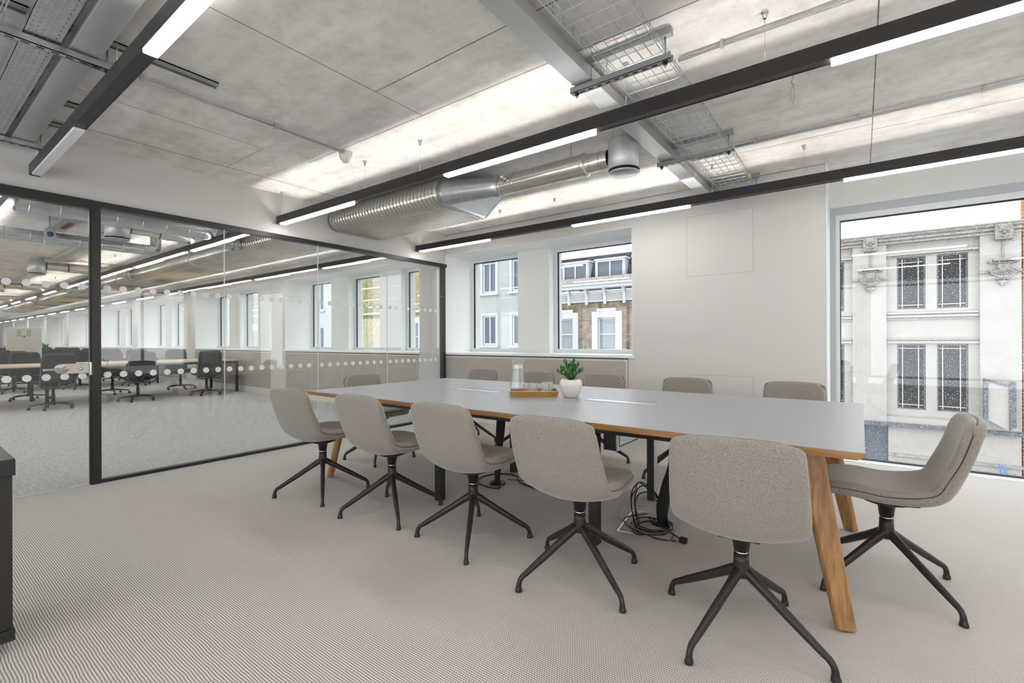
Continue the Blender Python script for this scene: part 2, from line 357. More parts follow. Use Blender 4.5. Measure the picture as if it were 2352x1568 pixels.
M['render']=mat('pale_render',srgb(158,158,156),.85,var=.05,vscale=1.2)
M['renderwhite']=mat('white_stucco',srgb(180,182,184),.8)
M['extglass']=mat('dark_window_glass',srgb(24,26,29),.15,spec=.3)
M['extglasspale']=mat('curtained_window_glass',srgb(132,139,142),.15,spec=.4)
M['extglassmid']=mat('grey_window_glass',srgb(84,92,104),.15,spec=.4)
M['lead']=mat('lead_grey',srgb(96,100,106),.7,var=.4,vscale=12)
M['asphalt']=mat('wet_asphalt',srgb(90,92,95),.6)
M['bluebanner']=mat('blue_sign',srgb(92,128,160),.6,var=.4,vscale=25)
M['putty']=mat('pale_bar',srgb(200,190,182),.5)
# ------------------------------------------------------------------ SETTING
GX=-5.32; WY=5.39; PY=5.88; WINY=6.04; CZ=2.9; SILL=1.04; HEAD=2.585
XR=3.7; YB=-2.4; XL=-56.0; OYB=-4.5
# floors
o=MB().box((GX+.0,YB,-.12),(XR,WINY,0)).build('floor',M['carpet']); struct(o)
o=MB().box((XL,OYB,-.12),(GX,WINY,0)).build('floor',M['carpet2']); struct(o)
o=MB().box((GX-.02,OYB,0),(GX+.012,1.09,.004)).build('trim_1',M['alu']); struct(o)
# ceiling
ce=MB().box((XL,OYB,CZ),(XR,WINY+.3,CZ+.25)).build('ceiling',M['concrete']); struct(ce)
jm=MB()
def jl(x0,y0,x1,y1,w=.006):
    if abs(x1-x0)<abs(y1-y0): jm.box((x0-w/2,y0,CZ-.0012),(x0+w/2,y1,CZ+.001))
    else: jm.box((x0,y0-w/2,CZ-.0012),(x1,y0+w/2,CZ+.001))
M['joint']=mat('dark_joint_line',srgb(128,122,114),.95,var=.5,vscale=25)
jl(-4.89,-2,-4.89,WY,.008); jl(-4.17,-2,-4.17,2.0,.003); jl(-2.62,-2,-2.62,2.42,.004); jl(.077,-2,.077,5.8,.006)
jl(-2.62,2.0,1.6,2.0,.006); jl(-4.89,2.0,-4.17,2.0,.003); jl(-4.17,2.42,-2.62,2.42,.004); jl(-2.62,2.42,3.5,2.42,.004)
jl(-4.3,3.23,-4.3,WY,.004); jl(-5.3,WY-.006,-.27,WY-.006,.012); jl(-1.0,4.62,.07,4.62,.003); jl(.08,4.75,2.5,4.75,.003)
for k in range(10):
    x=-8.0-k*2.6; jl(x,-4,x,WY,.006)
o=jm.build('formwork_joint',M['joint'],ce)
# left bulkhead above glass
o=MB().box((GX-.10,OYB,2.435),(GX,WY,CZ)).build('wall_left',M['wall']); struct(o)
# window wall -------------------------------------------------
def opening_wall(mb,x0,x1,wins,z0,z1,yA,yB,zt=CZ,zb=0):
    """wall slab between yA,yB with openings"""
    xs=x0
    for a,b in wins:
        if a>xs: mb.box((xs,yA,zb),(a,yB,zt))
        if z0>zb: mb.box((a,yA,zb),(b,yB,z0))
        mb.box((a,yA,z1),(b,yB,zt)); xs=b
    if xs<x1: mb.box((xs,yA,zb),(x1,yB,zt))
groups=[(-5.33,-2.2,[(-5.33,-4.25),(-3.677,-2.35)])]
for k in range(9):
    g=-10.29-4.97*k
    groups.append((g,g+4.37,[(g,g+1.03),(g+1.66,g+2.69),(g+3.32,g+4.37)]))
groups_sorted=sorted(groups,key=lambda g:g[0])
mb=MB()
opening_wall(mb,XL,-.26,[(g[0],g[1]) for g in groups_sorted],SILL-.035,HEAD,WY,PY)
ww=mb.build('wall_window',M['wall']); struct(ww)
# outer leaf with window openings (pier faces)
mb=MB()
allw=[]
for g in groups_sorted: allw+=g[2]
opening_wall(mb,XL,-.26,allw,SILL-.02,HEAD,PY,6.24)
o=mb.build('wall_outer',M['wall2']); struct(o)
# white lining of the deep reveals
for i,g in enumerate(groups_sorted[-6:]):
    mb=MB(); mb.box((g[0],WY+.002,SILL),(g[0]+.006,WINY-.02,HEAD-.004)).box((g[1]-.006,WY+.002,SILL),(g[1],PY,HEAD-.004))
    mb.box((g[0],WY+.002,HEAD-.006),(g[1],PY,HEAD))
    for a,b in g[2]:
        if a>g[0]+.1: mb.box((a,PY,SILL),(a+.006,WINY-.02,HEAD-.004))
        mb.box((a,PY,HEAD-.006),(b,WINY,HEAD))
    o=mb.build('trim_%d'%(20+i),M['white']); struct(o)
    s=MB().box((g[0]-.02,WY-.03,SILL-.035),(g[1]+.02,WINY-.02,SILL)).build('trim_%d'%(40+i),M['white'],bevel=.004); struct(s)
for g in groups_sorted[:-6]:
    s=MB().box((g[0]-.02,WY-.03,SILL-.035),(g[1]+.02,WINY-.02,SILL)).build('trim_60',M['white']); struct(s)
wn=0
def window(x0,x1,z0,z1,y,parent_name='window',glassm=None,fw=.055,dark=True):
    global wn; wn+=1
    r=D.objects.new('window_%d'%wn,None); COL.objects.link(r); r.location=(x0,y,z0); struct(r)
    mb=MB(); t=.06
    mb.box((x0,y,z0),(x0+fw,y+t,z1)).box((x1-fw,y,z0),(x1,y+t,z1)).box((x0+fw,y,z0),(x1-fw,y+t,z0+fw)).box((x0+fw,y,z1-fw),(x1-fw,y+t,z1))
    mb.build('window_frame',M['frame'],r,bevel=.003)
    g=MB(); q=.010; a,b,c,d=x0+fw,x1-fw,z0+fw,z1-fw
    g.box((a,y+.02,c),(a+q,y+.05,d)).box((b-q,y+.02,c),(b,y+.05,d)).box((a,y+.02,d-q),(b,y+.05,d))
    g.build('gasket',M['gasket'],r)
    MB().box((a+q*.5,y+.032,c),(b-q*.5,y+.04,d-q*.5)).build('pane',glassm or M['wglass'],r)
    return r
for a,b in sorted(allw,key=lambda t:-t[0])[:14]:
    window(a,b,SILL,HEAD,WINY-.03)
for a,b in sorted(allw,key=lambda t:-t[0])[14:]:
    wn+=1; r=MB().box((a,WINY-.03,SILL),(a+.05,WINY,HEAD)).box((b-.05,WINY-.03,SILL),(b,WINY,HEAD)).box((a,WINY-.03,SILL),(b,WINY,SILL+.05)).build('window_%d'%wn,M['frame']); struct(r)
# apron panels under sills
def apron(x0,x1,divs):
    mb=MB().box((x0,WY-.012,.115),(x1,WY,SILL-.045))
    o=mb.build('trim_%d'%(70+divs),M['trimlight']); struct(o)
    n=divs; w=(x1-x0-.04)/n
    pm=MB()
    for k in range(n): pm.box((x0+.02+k*w+.008,WY-.016,.14),(x0+.02+(k+1)*w-.008,WY-.010,SILL-.075))
    pm.build('apron_panel',M['panel'],o)
    g=MB().box((x0,WY-.018,SILL-.05),(x1,WY-.008,SILL-.038)).box((x1-.004,WY-.0145,.115),(x1,WY-.011,SILL-.045)).build('gap',M['shadowgap'],o)
apron(-5.31,-2.25,1)
for g in groups_sorted[-5:-1]: apron(g[0]+.03,g[1]-.03,4)
b=MB().box((GX,WY-.014,0),(-.26,WY,.10)).build('baseboard_window',M['wall2']); struct(b)
b=MB().box((XL,WY-.014,0),(GX-.1,WY,.115)).build('baseboard_office',M['trimlight']); struct(b)
# access hatches on the wall right of the windows
for nm,(x0,x1,z0,z1),lb in (('upper',(-1.562,-.89,1.925,2.594),'flush white square access panel high on the wall between the windows'),('lower',(-1.56,-.89,.16,.84),'flush white access panel low on the wall behind the far chairs')):
    h=thing('access_panel',lb,'wall panel',((x0+x1)/2,WY,z0))
    g=.004
    MB().box((x0,WY-.0015,z0),(x1,WY,z0+g)).box((x0,WY-.0015,z1-g),(x1,WY,z1)).box((x0,WY-.0015,z0),(x0+g,WY,z1)).box((x1-g,WY-.0015,z0),(x1,WY,z1)).build('frame_line',M['panel'],h)
    MB().box((x0+g,WY-.001,z0+g),(x1-g,WY,z1-g)).build('door_leaf',M['wall'],h)
# big window alcove
BX0=-.205; BX1=2.25
mb=MB(); mb.box((-.26,PY,0),(BX0,6.1,CZ)); mb.box((BX0,PY,2.52),(BX1,6.1,CZ)); mb.box((BX1,PY,0),(2.5,6.1,CZ)); mb.box((2.5,PY,0),(3.35,6.1,1.0)); mb.box((2.5,PY,2.52),(3.35,6.1,CZ)); mb.box((3.35,PY,0),(XR,6.1,CZ))
o=mb.build('wall_alcove',M['wall2']); struct(o)
o=MB().box((-.264,WY-.004,0),(-.254,PY,CZ)).build('trim_80',M['white']); struct(o)
o=MB().box((-.25,PY-.01,2.575),(XR,PY,2.592)).build('trim_81',M['frame']); struct(o)
M['revealshade']=mat('reveal_shade_grey',srgb(172,177,178),.5)  # flat head strip and jamb: shade of the soffit painted in as grey
o=MB().box((-.25,PY-.008,2.50),(XR,PY,2.575)).box((-.254,PY-.006,0),(BX0,PY,2.5)).build('trim_83',M['revealshade']); struct(o)
wn+=1; r=D.objects.new('window_%d'%wn,None); COL.objects.link(r); r.location=(BX0,PY,0); struct(r)
mb=MB().box((BX0,PY+.01,0),(BX0+.035,PY+.07,2.51)).box((BX1-.035,PY+.01,0),(BX1,PY+.07,2.51)).box((BX0+.035,PY+.01,2.44),(BX1-.035,PY+.07,2.51)).box((BX0,PY+.01,0),(BX1,PY+.07,.012))
mb.build('window_frame',M['frame'],r)
MB().box((BX0+.035,PY+.02,2.43),(BX1-.035,PY+.06,2.44)).box((BX0+.035,PY+.02,.01),(BX0+.042,PY+.06,2.44)).box((BX0,PY+.02,.012),(BX1,PY+.06,.022)).build('gasket',M['gasket'],r)
MB().box((BX0+.04,PY+.038,.02),(BX1-.04,PY+.046,2.435)).build('pane',M['rainglass'],r)
o=MB().box((BX0,PY-.08,0),(BX1,PY+.01,.006)).build('trim_82',M['white']); struct(o)
window(2.5,3.35,1.0,2.52,PY+.02,glassm=M['rainglass'])
# right wall with windows and back wall with windows (outside the frame, they light the room)
mb=MB()
def openY(mb,y0,y1,ops,xa,xb,z0,z1):
    ys=y0
    for a,b in ops:
        if a>ys: mb.box((xa,ys,0),(xb,a,CZ))
        if z0>0: mb.box((xa,a,0),(xb,b,z0))
        mb.box((xa,a,z1),(xb,b,CZ)); ys=b
    if ys<y1: mb.box((xa,ys,0),(xb,y1,CZ))
openY(mb,YB,PY,[(-1.9,-.1),(3.0,4.9)],XR,XR+.3,.3,2.52)
o=mb.build('wall_right',M['wall']); struct(o)
for a,b in [(-1.9,-.1),(3.0,4.9)]:
    wn+=1; o=MB().box((XR+.12,a,.3),(XR+.18,a+.05,2.52)).box((XR+.12,b-.05,.3),(XR+.18,b,2.52)).box((XR+.12,a,.3),(XR+.18,b,.35)).box((XR+.12,a,2.47),(XR+.18,b,2.52)).box((XR+.12,(a+b)/2-.03,.3),(XR+.18,(a+b)/2+.03,2.52)).build('window_%d'%wn,M['frame']); struct(o)
mb=MB(); opening_wall(mb,GX-.1,XR+.3,[(-5.1,-2.75),(-2.5,-.1),(.15,3.2)],.15,2.6,YB-.3,YB)
o=mb.build('wall_back',M['wall']); struct(o)
for a,b in [(-5.1,-2.75),(-2.5,-.1),(.15,3.2)]:
    wn+=1; o=MB().box((a,YB-.18,.3),(a+.05,YB-.12,2.52)).box((b-.05,YB-.18,.3),(b,YB-.12,2.52)).box((a,YB-.18,.3),(b,YB-.12,.35)).box((a,YB-.18,2.47),(b,YB-.12,2.52)).build('window_%d'%wn,M['frame']); struct(o)
o=MB().box((XL-.2,OYB,0),(XL,WINY+.2,CZ)).build('wall_end',M['wall']); struct(o)
# office far side (Y = OYB) with windows
mb=MB(); opening_wall(mb,XL,GX,[(-54+k*5,-50.6+k*5) for k in range(10)],.5,2.5,OYB-.3,OYB)
o=mb.build('wall_office_back',M['wall']); struct(o)
# ------------------------------------------------------------------ GLASS PARTITION
gp=thing('glass_partition','full height glass partition with black frame and two rows of frosted dots','glass partition',(GX,3.2,0))
MB().box((GX-.035,1.145,2.385),(GX+.035,WY,2.437)).build('head_rail',M['frameblack'],gp)
MB().box((GX-.03,1.145,0),(GX+.03,WY,.03)).build('floor_rail',M['frameblack'],gp)
MB().box((GX-.035,5.30,.03),(GX+.035,WY-.03,2.385)).build('end_post',M['frameblack'],gp)
ys=[1.155,2.148,3.197,4.241,5.30]
def dots(ylist,parent,x=GX):
    mb=MB()
    for y in ylist:
        for z in (.935,1.694):
            for sx in (.0075,-.0075):
                n=24; vs=[(x+sx,y+.0275*math.cos(2*PI*k/n),z+.0275*math.sin(2*PI*k/n)) for k in range(n)]
                mb.add(vs,[tuple(range(n))])
                break
    mb.build('frosted_dots',M['dot'],parent)
for i in range(4):
    a,b=ys[i],ys[i+1]
    p=MB().box((GX-.006,a+.002,.03),(GX+.006,b-.002,2.385)).build('pane',M['glass'],gp)
    dots([a+.045+.1105*k for k in range(9)],p)
    if i<3: MB().box((GX-.0065,b-.003,.03),(GX+.0065,b+.003,2.385)).build('glass_joint',M['edge'],gp)
dr=D.objects.new('door_1',None); COL.objects.link(dr); dr.location=(GX,1.085,0); struct(dr)
MB().box((GX-.04,1.09,0),(GX+.04,1.15,2.437)).box((GX-.04,-.6,2.36),(GX+.04,1.09,2.437)).box((GX-.04,-.66,0),(GX+.04,-.6,2.437)).build('door_frame',M['frameblack'],dr)
MB().box((GX-.015,1.078,.0),(GX+.02,1.09,2.36)).build('door_stile',M['frameblack'],dr)
p=MB().box((GX-.006,.05,.012),(GX+.006,1.078,2.355)).build('pane',M['glass'],dr)
dots([1.033-.1105*k for k in range(9)],p)
hd=MB().box((GX+.006,.90,.958),(GX+.020,1.072,1.042)); hd.lathe([(.001,.006),(.042,.006),(.042,.0205),(.001,.0205)],(GX,.90,1.0),24,'x')
hp=hd.build('lock_plate',M['steel'],dr,bevel=.002)
MB().tube(catmull([(GX+.018,.925,1.0),(GX+.05,.925,1.0),(GX+.062,.91,1.0),(GX+.062,.86,1.0),(GX+.060,.785,.998)],5),.0095,10).lathe([(.020,.018),(.020,.026),(.012,.028)],(GX,.925,1.0),16,'x').build('lever',M['chrome'],hp)
MB().lathe([(.013,.020),(.013,.03),(.008,.04),(.012,.045),(.012,.052),(.001,.053)],(GX,1.02,1.0),16,'x').build('thumb_turn',M['chrome'],hp)
MB().box((GX+.02,1.074,.94),(GX+.028,1.09,1.05)).build('strike_plate',M['chrome'],hp)
# fixed glazing beyond the door toward the camera
g2=thing('glass_partition','part of the glazed partition at the near side of the door','glass partition',(GX,-1.5,0))
MB().box((GX-.006,YB,.03),(GX+.006,-.66,2.385)).build('pane',M['glass'],g2)
MB().box((GX-.03,YB,0),(GX+.03,-.66,.03)).box((GX-.03,YB,2.385),(GX+.03,-.66,2.437)).build('rail',M['frameblack'],g2)
# ------------------------------------------------------------------ LINEAR LIGHTS
R_=math.radians
def linear_light(yc,x0,x1,label,starts,unlit=(),uplight=None,cups=()):
    r=thing('linear_pendant_light',label,'ceiling light',((x0+x1)/2,yc,2.545),0,'suspended black linear lights')
    w=.032
    hb=MB().box((x0,yc-w,2.545),(x1,yc-w+.006,2.628)).box((x0,yc+w-.006,2.545),(x1,yc+w,2.628)).box((x0,yc-w+.006,2.548),(x1,yc+w-.006,2.556)).box((x0,yc-w+.006,2.592),(x1,yc+w-.006,2.598))
    hb.box((x0-.004,yc-w,2.545),(x0,yc+w,2.628)).box((x1,yc-w,2.545),(x1+.004,yc+w,2.628))
    hb.build('housing',M['housing'],r)
    for s,lit in [(s,True) for s in starts]+[(s,False) for s in unlit]:
        e=min(s+1.31,x1-.02)
        MB().box((s,yc-w+.003,2.530),(e,yc+w-.003,2.5475)).build('diffuser',M['diff'] if lit else M['diffoff'],r,bevel=.004)
    for cx in cups:
        wv=MB().tube([(cx,yc,2.6),(cx,yc,CZ-.02)],.0012,6).build('suspension_wire',M['chrome'],r)
        MB().lathe([(.008,2.862),(.011,2.865),(.011,2.89),(.018,2.892),(.018,2.9)],(cx,yc,0),12).build('ceiling_cup',M['alu'],r)
        MB().lathe([(.006,2.628),(.006,2.645),(.003,2.655)],(cx,yc,0),10).build('wire_gripper',M['alu'],r)
    for k,(a,b) in enumerate(uplight or []):
        for sg in (-1,1):   # twin batwing optic in the open top of the housing
            L=D.lights.new('uplight','AREA'); L.shape='RECTANGLE'; L.size=b-a; L.size_y=.006; L.spread=R_(92); L.energy=UPW*.5*(b-a)*(.62 if a==-1 else 1); L.color=(1,.955,.90)
            lo=D.objects.new('uplight_lamp',L); COL.objects.link(lo); lo.parent=r
            lo.location=Vector(((a+b)/2,yc,2.603))-Vector(r.location); lo.rotation_euler=(PI+sg*R_(31),0,0)
    return r
linear_light(.745,-5.28,3.4,'black linear light hanging nearest the camera with an unlit grey end section',[-2.61,-.06,2.0],unlit=[-5.19],uplight=[(-2.61,3.3)],cups=(-3.109,-5.2,-.4,2.0))
linear_light(2.705,-5.28,3.4,'black linear light hanging over the table front edge, passing the duct',[-5.21,-2.66,-.11,2.0],uplight=[(-5.27,-1),(-1,3.3)],cups=(-5.22,-3.71,-2.96,-1.14,-.39,1.7))
linear_light(4.765,-5.28,3.4,'black linear light hanging closest to the windows in the meeting room',[-5.21,-2.66,-.11,2.0],uplight=[(-5.27,-1),(-1,3.3)],cups=(-5.2,-3.72,-2.9,-1.14,-.39,1.7))
offs=[-7.79-2.56*k for k in range(16)]
for yc,nm in ((.745,'line of office lights nearest the doorway seen through the glass'),(2.72,'middle line of office lights beyond the glass wall'),(4.8,'line of office lights beside the office windows beyond the glass')):
    r=linear_light(yc,-48.5,-5.46,nm,[o_ for o_ in offs],uplight=[(-10,-5.5),(-15,-10),(-20,-15),(-26,-20),(-34,-26)],cups=[-6.4-2.56*k for k in range(6)])
# ------------------------------------------------------------------ MEETING TABLE
TZ=.787; TX0,TX1,TY0,TY1=-3.91,.0125,2.243,3.985
tb=thing('meeting_table','long grey topped meeting table with oak edge and legs','table',((TX0+TX1)/2,(TY0+TY1)/2,0))
MB().box((TX0,TY0,TZ-.003),(TX1,TY1,TZ)).build('table_surface',M['top'],tb)
mb=MB()
mb.prism([(TX0,TZ-.003),(TX1,TZ-.003),(TX1,TZ-.016),(TX1-.025,TZ-.032),(TX0+.025,TZ-.032),(TX0,TZ-.016)],TY0,TY1)
mb.build('table_top',M['oakedge'],tb)
def plank(foot,top,ang,w0,w1,t,name='leg'):
    mb=MB(); vs=[]
    for P,w in ((foot,w0),(top,w1)):
        ca,sa=math.cos(ang),math.sin(ang)
        c=.25
        for u,v in ((-1+c,-1),(1-c,-1),(1,-.4),(1,.4),(1-c,1),(-1+c,1),(-1,.4),(-1,-.4)):
            x=u*w/2; y=v*t/2; vs.append((P[0]+x*ca-y*sa,P[1]+x*sa+y*ca,P[2]))
    fs=[tuple(range(8)),tuple(range(8,16))[::-1]]+[(i,(i+1)%8,(i+1)%8+8,i+8) for i in range(8)]
    mb.add(vs,fs); return mb.build(name,M['oak'],tb,bevel=.006)
for fx,fy,tx,ty,an in ((-.055,2.415,-.195,2.50,.38),(-.055,3.70,-.195,3.62,-.38),(-3.85,2.43,-3.705,2.52,-.38),(-3.85,3.70,-3.705,3.62,.38)):
    l=plank((fx,fy,.008),(tx,ty,TZ-.034),an,.078,.118,.05)
    MB().lathe([(.012,0),(.012,.012)],(fx,fy,0),12,cap=True).build('foot_glide',M['chrome'],l)
for x in (-2.6,-1.29):
    for y in (2.57,3.53):
        MB().box((x-.028,y-.03,0),(x+.028,y+.03,.70)).build('leg',M['black'],tb,bevel=.003)
    MB().box((x-.026,2.52,.70),(x+.026,3.58,.7535)).build('cross_beam',M['black'],tb)
for y in (2.56,3.54): MB().box((-3.72,y-.02,.672),(-.18,y+.02,.752)).build('side_rail',M['black'],tb)
for x in (-3.7,-.2): MB().box((x-.02,2.45,.712),(x+.02,3.68,.7545)).build('end_rail',M['black'],tb)
MB().box((-.16,2.41,.728),(-.07,2.47,.7545)).build('bracket',M['black'],tb,bevel=.006)
for x0,x1 in ((-2.93,-2.43),(-1.615,-1.105)):
    m_=MB().box((x0,3.06,TZ),(x1,3.245,TZ+.003)).build('power_lid',M['alu'],tb,bevel=.001)
    MB().box((x0+.008,3.165,TZ+.003),(x1-.012,3.18,TZ+.0036)).box((x0+.02,3.225,TZ+.003),(x1-.02,3.232,TZ+.0036)).build('lid_gap',M['dark'],m_)
    # cable basket below
    MB().box((x0-.02,3.0,.60),(x0,3.28,.752)).box((x1,3.0,.60),(x1+.02,3.28,.752)).box((x0,3.0,.60),(x1,3.28,.606)).box((x0-.02,2.975,.60),(x1+.02,3.0,.66)).build('cable_basket',M['black'],tb)
MB().box((-1.245,2.60,.565),(-1.165,2.655,.752)).build('hanging_bracket',M['black'],tb)
MB().box((-1.165,2.60,.565),(-1.155,2.94,.585)).box((-1.165,2.60,.665),(-1.155,2.94,.685)).box((-1.165,2.60,.585),(-1.155,2.62,.665)).box((-1.165,2.92,.585),(-1.155,2.94,.665)).build('aluminium_frame',M['alu'],tb)
MB().box((-1.262,3.50,.0),(-1.257,3.56,.70)).box((-1.262,3.499,.68),(-1.23,3.505,.75)).build('leg_edge_strip',M['alu'],tb)
# ------------------------------------------------------------------ MEETING CHAIR
prof=catmull([(.268,.478,0),(.25,.490,0),(.15,.492,0),(.02,.476,0),(-.09,.466,0),(-.155,.474,0),(-.205,.508,0),(-.238,.575,0),(-.268,.665,0),(-.294,.765,0),(-.318,.868,0)],6)
# arc length table
cum=[0]
for i in range(1,len(prof)): cum.append(cum[-1]+(prof[i]-prof[i-1]).length)
def P_(u):
    L=max(0,min(1,u))*cum[-1]
    for i in range(1,len(cum)):
        if cum[i]>=L: 
            t=(L-cum[i-1])/(cum[i]-cum[i-1]); p=prof[i-1].lerp(prof[i],t); T=(prof[i]-prof[i-1]).normalized(); return p,T
    return prof[-1],(prof[-1]-prof[-2]).normalized()
def interp(x,pts):
    for (a,fa),(b,fb) in zip(pts,pts[1:]):
        if x<=b: 
            t=(x-a)/(b-a); t=t*t*(3-2*t); return fa+(fb-fa)*t
    return pts[-1][1]
def Sfun(s,v,shr=0.0):
    s=.5+(s-.5)*(1-shr*.7); v=v*(1-shr)
    e=abs(v)**12
    u0=.036*e+.008*v*v; u1=1-.040*e
    u1-= .012*v*v
    u=u0+(u1-u0)*s
    p,T=P_(u); N=Vector((T.y,-T.x))
    w=interp(u,[(0,.205),(.2,.225),(.5,.238),(.62,.24),(1,.226)])
    q=abs(2*s-1)**26; w*=1-.08*q
    cv=interp(u,[(0,.003),(.25,.014),(.5,.052),(.62,.045),(.85,.026),(1,.018)])
    d=cv*(v*v)
    return Vector((v*w,p.x+N.x*d,p.y+N.y*d))
def shell(lo,hi,shr,nu=30,nv=14):
    """solid between S+lo and S+hi with softened rim"""
    def nor(s,v):
        a=Sfun(min(1,s+.01),v,shr)-Sfun(max(0,s-.01),v,shr); b=Sfun(s,min(1,v+.02),shr)-Sfun(s,max(-1,v-.02),shr)
        return b.cross(a).normalized()*-1
    def sp(t):  # denser near the ends
        return .5-.5*math.cos(PI*t)*(.55)-.0 if False else t
    ss=[0,.012]+[.012+.976*i/(nu-2) for i in range(1,nu-2)]+[.988,1]
    vv=[-1,-.96]+[-.96+1.92*j/(nv-2) for j in range(1,nv-2)]+[.96,1]
    vs=[];nS=len(ss);nV=len(vv)
    for lay in (lo,hi):
        for i,s in enumerate(ss):
            for j,v in enumerate(vv):
                edge=(i in(0,nS-1)) or (j in (0,nV-1))
                n_=nor(s,v); base=Sfun(s,v,shr)
                k=lay if not edge else (lo+hi)/2+(lay-(lo+hi)/2)*.35
                # keep the seam side flat: only the free side is rounded
                if edge: 
                    seam=lo if abs(lo)<abs(hi) else hi
                    k=seam if lay==seam else seam+(lay-seam)*.45
                vs.append(base+n_*k)
    fs=[]
    def id(l,i,j): return l*nS*nV+i*nV+j
    for l in (0,1):
        for i in range(nS-1):
            for j in range(nV-1): fs.append((id(l,i,j),id(l,i,j+1),id(l,i+1,j+1),id(l,i+1,j)))
    for i in range(nS-1):
        fs.append((id(0,i,0),id(0,i+1,0),id(1,i+1,0),id(1,i,0))); fs.append((id(0,i,nV-1),id(0,i+1,nV-1),id(1,i+1,nV-1),id(1,i,nV-1)))
    for j in range(nV-1):
        fs.append((id(0,0,j),id(0,0,j+1),id(1,0,j+1),id(1,0,j))); fs.append((id(0,nS-1,j),id(0,nS-1,j+1),id(1,nS-1,j+1),id(1,nS-1,j)))
    return MB().add(vs,fs,True)
def make_meeting_chair():
    t=thing('meeting_chair','x','chair',(0,0,0),0,'upholstered swivel chairs around the meeting table')
    shell(-.034,-.0012,0,).build('shell',M['fabric'],t,False,subsurf=1)
    shell(.0012,.034,.008).build('seat_pad',M['fabric'],t,False,subsurf=1)
    MB().prism([(-.13,.4335),(.13,.4505),(.12,.442),(.03,.424),(-.07,.420),(-.12,.425)],-.075,.075,'yz').build('mounting_plate',M['chairleg'],t,False,bevel=.003)
    MB().lathe([(.001,.418),(.10,.418),(.06,.405),(.036,.395),(.029,.342),(.001,.342)],n=20).build('column',M['chairleg'],t,False)
    MB().lathe([(.026,.332),(.026,.342)],n=20,cap=True).build('swivel_ring',M['chrome'],t,False)
    b=D.objects.new('base',None); COL.objects.link(b); b.parent=t
    MB().lathe([(.001,.333),(.029,.333),(.030,.30),(.033,.27),(.036,.245),(.024,.232),(.001,.228)],n=20).build('hub',M['chairleg'],b,False)
    for k in range(4):
        a=PI/4+k*PI/2; c,s=math.cos(a),math.sin(a)
        path=catmull([(.012,0,.262),(.045,0,.245),(.12,0,.198),(.22,0,.136),(.305,0,.084),(.334,0,.066),(.347,0,.044),(.350,0,.022),(.351,0,.003)],4)
        rr=[.019,.019,.0185,.0175,.0155,.0135,.0125,.0125]
        n_=len(path); rs=[interp(i/(n_-1),[(0,.021),(.3,.0165),(.6,.0118),(.72,.0108),(.85,.012),(.94,.0155),(1,.0155)]) for i in range(n_)]
        MB().tube([(p.x*c,p.x*s,p.z) for p in path],rs,12,sy=1.15).build('leg',M['chairleg'],b,False)
    return t
mc=make_meeting_chair()
def place_chair(x,y,rz,base,label,first=[True]):
    if first[0]: c=mc; first[0]=False; c.location=(x,y,0); c.rotation_euler=(0,0,rz); c['label']=label
    else: c=dup(mc,(x,y,0),rz,label)
    for ch in c.children:
        if ch.name.startswith('base'): ch.rotation_euler=(0,0,base-rz)
    return c
R=math.radians
near=[(-3.492,2.137,3,13,'grey fabric swivel chair on the near side of the table, farthest from the camera'),
 (-2.699,2.19,1,12.5,'second near-side grey swivel chair counted from the glass wall'),
 (-1.937,2.20,1,-10,'middle one of the five grey chairs along the near table side'),
 (-1.17,2.16,1,16,'near-side grey swivel chair in front of the potted plant'),
 (-.404,2.149,6,25,'closest grey swivel chair, its back fully towards the camera')]
for x,y,rz,b_,lb in near: place_chair(x,y,R(rz),R(b_),lb)
place_chair(.10,2.99,R(90),0,'grey swivel chair seen from the side at the window end of the table')
place_chair(-4.03,3.11,R(-90),0,'grey swivel chair at the table end beside the glass wall')
for x,y,b_,lb in ((-3.86,4.30,-25,'far-side grey chair back nearest the glass wall corner, left of the carafe'),(-3.03,4.30,10,'far-side grey chair partly behind the water carafe'),(-2.18,4.30,-22,'far-side grey chair just right of the potted plant'),(-1.33,4.30,8,'far-side grey chair in front of the blank wall with the panels'),(-.455,4.33,0,'far-side grey chair next to the tall window edge')):
    place_chair(x,y,PI,R(b_),lb)
# ------------------------------------------------------------------ TABLE TOP ITEMS
cy=math.cos(YAW); sy_=math.sin(YAW)
def loc2(ox,oy,u,v): return (ox+u*cy-v*sy_, oy+u*sy_+v*cy)
tr=thing('serving_tray','bamboo serving tray with white inside rim holding carafe and glasses','tray',(-2.095,3.11,TZ+.0),YAW-.02)
Lx,Ly,ht=.192,.13,.042
def trayshape(mb,z0,z1,in0,in1,th=.008):
    def ring(d0,z): return [(-Lx+d0,-Ly+d0,z),(Lx-d0,-Ly+d0,z),(Lx-d0,Ly-d0,z),(-Lx+d0,Ly-d0,z)]
    o0=ring(in0,z0);o1=ring(in1,z1);i1=ring(in1+th,z1);i0=ring(in0+th,z0+.008)
    vs=o0+o1+i1+i0; fs=[(3,2,1,0),(12,13,14,15)]
    for k in range(4):
        j=(k+1)%4; fs+=[(k,j,4+j,4+k),(4+k,4+j,8+j,8+k),(8+k,8+j,12+j,12+k)]
    mb.add(vs,fs); return mb
trayshape(MB(),.0,ht,.014,0).build('tray_body',M['bamboo'],tr,False,bevel=.002)
rm=MB()
for a,b in (((-Lx,-Ly),(Lx,-Ly+.008)),((-Lx,Ly-.008),(Lx,Ly)),((-Lx,-Ly),(-Lx+.008,Ly)),((Lx-.008,-Ly),(Lx,Ly))): rm.box((a[0],a[1],ht),(b[0],b[1],ht+.002))
rm.build('rim',M['ceramic'],tr,False)
tz=TZ+.009
def at(u,v): return loc2(-2.095,3.11,u,v)
cx,cy2=at(-.125,.01)
cf=thing('carafe','tall clear water carafe with glass stopper on the wooden tray','carafe',(cx,cy2,tz))
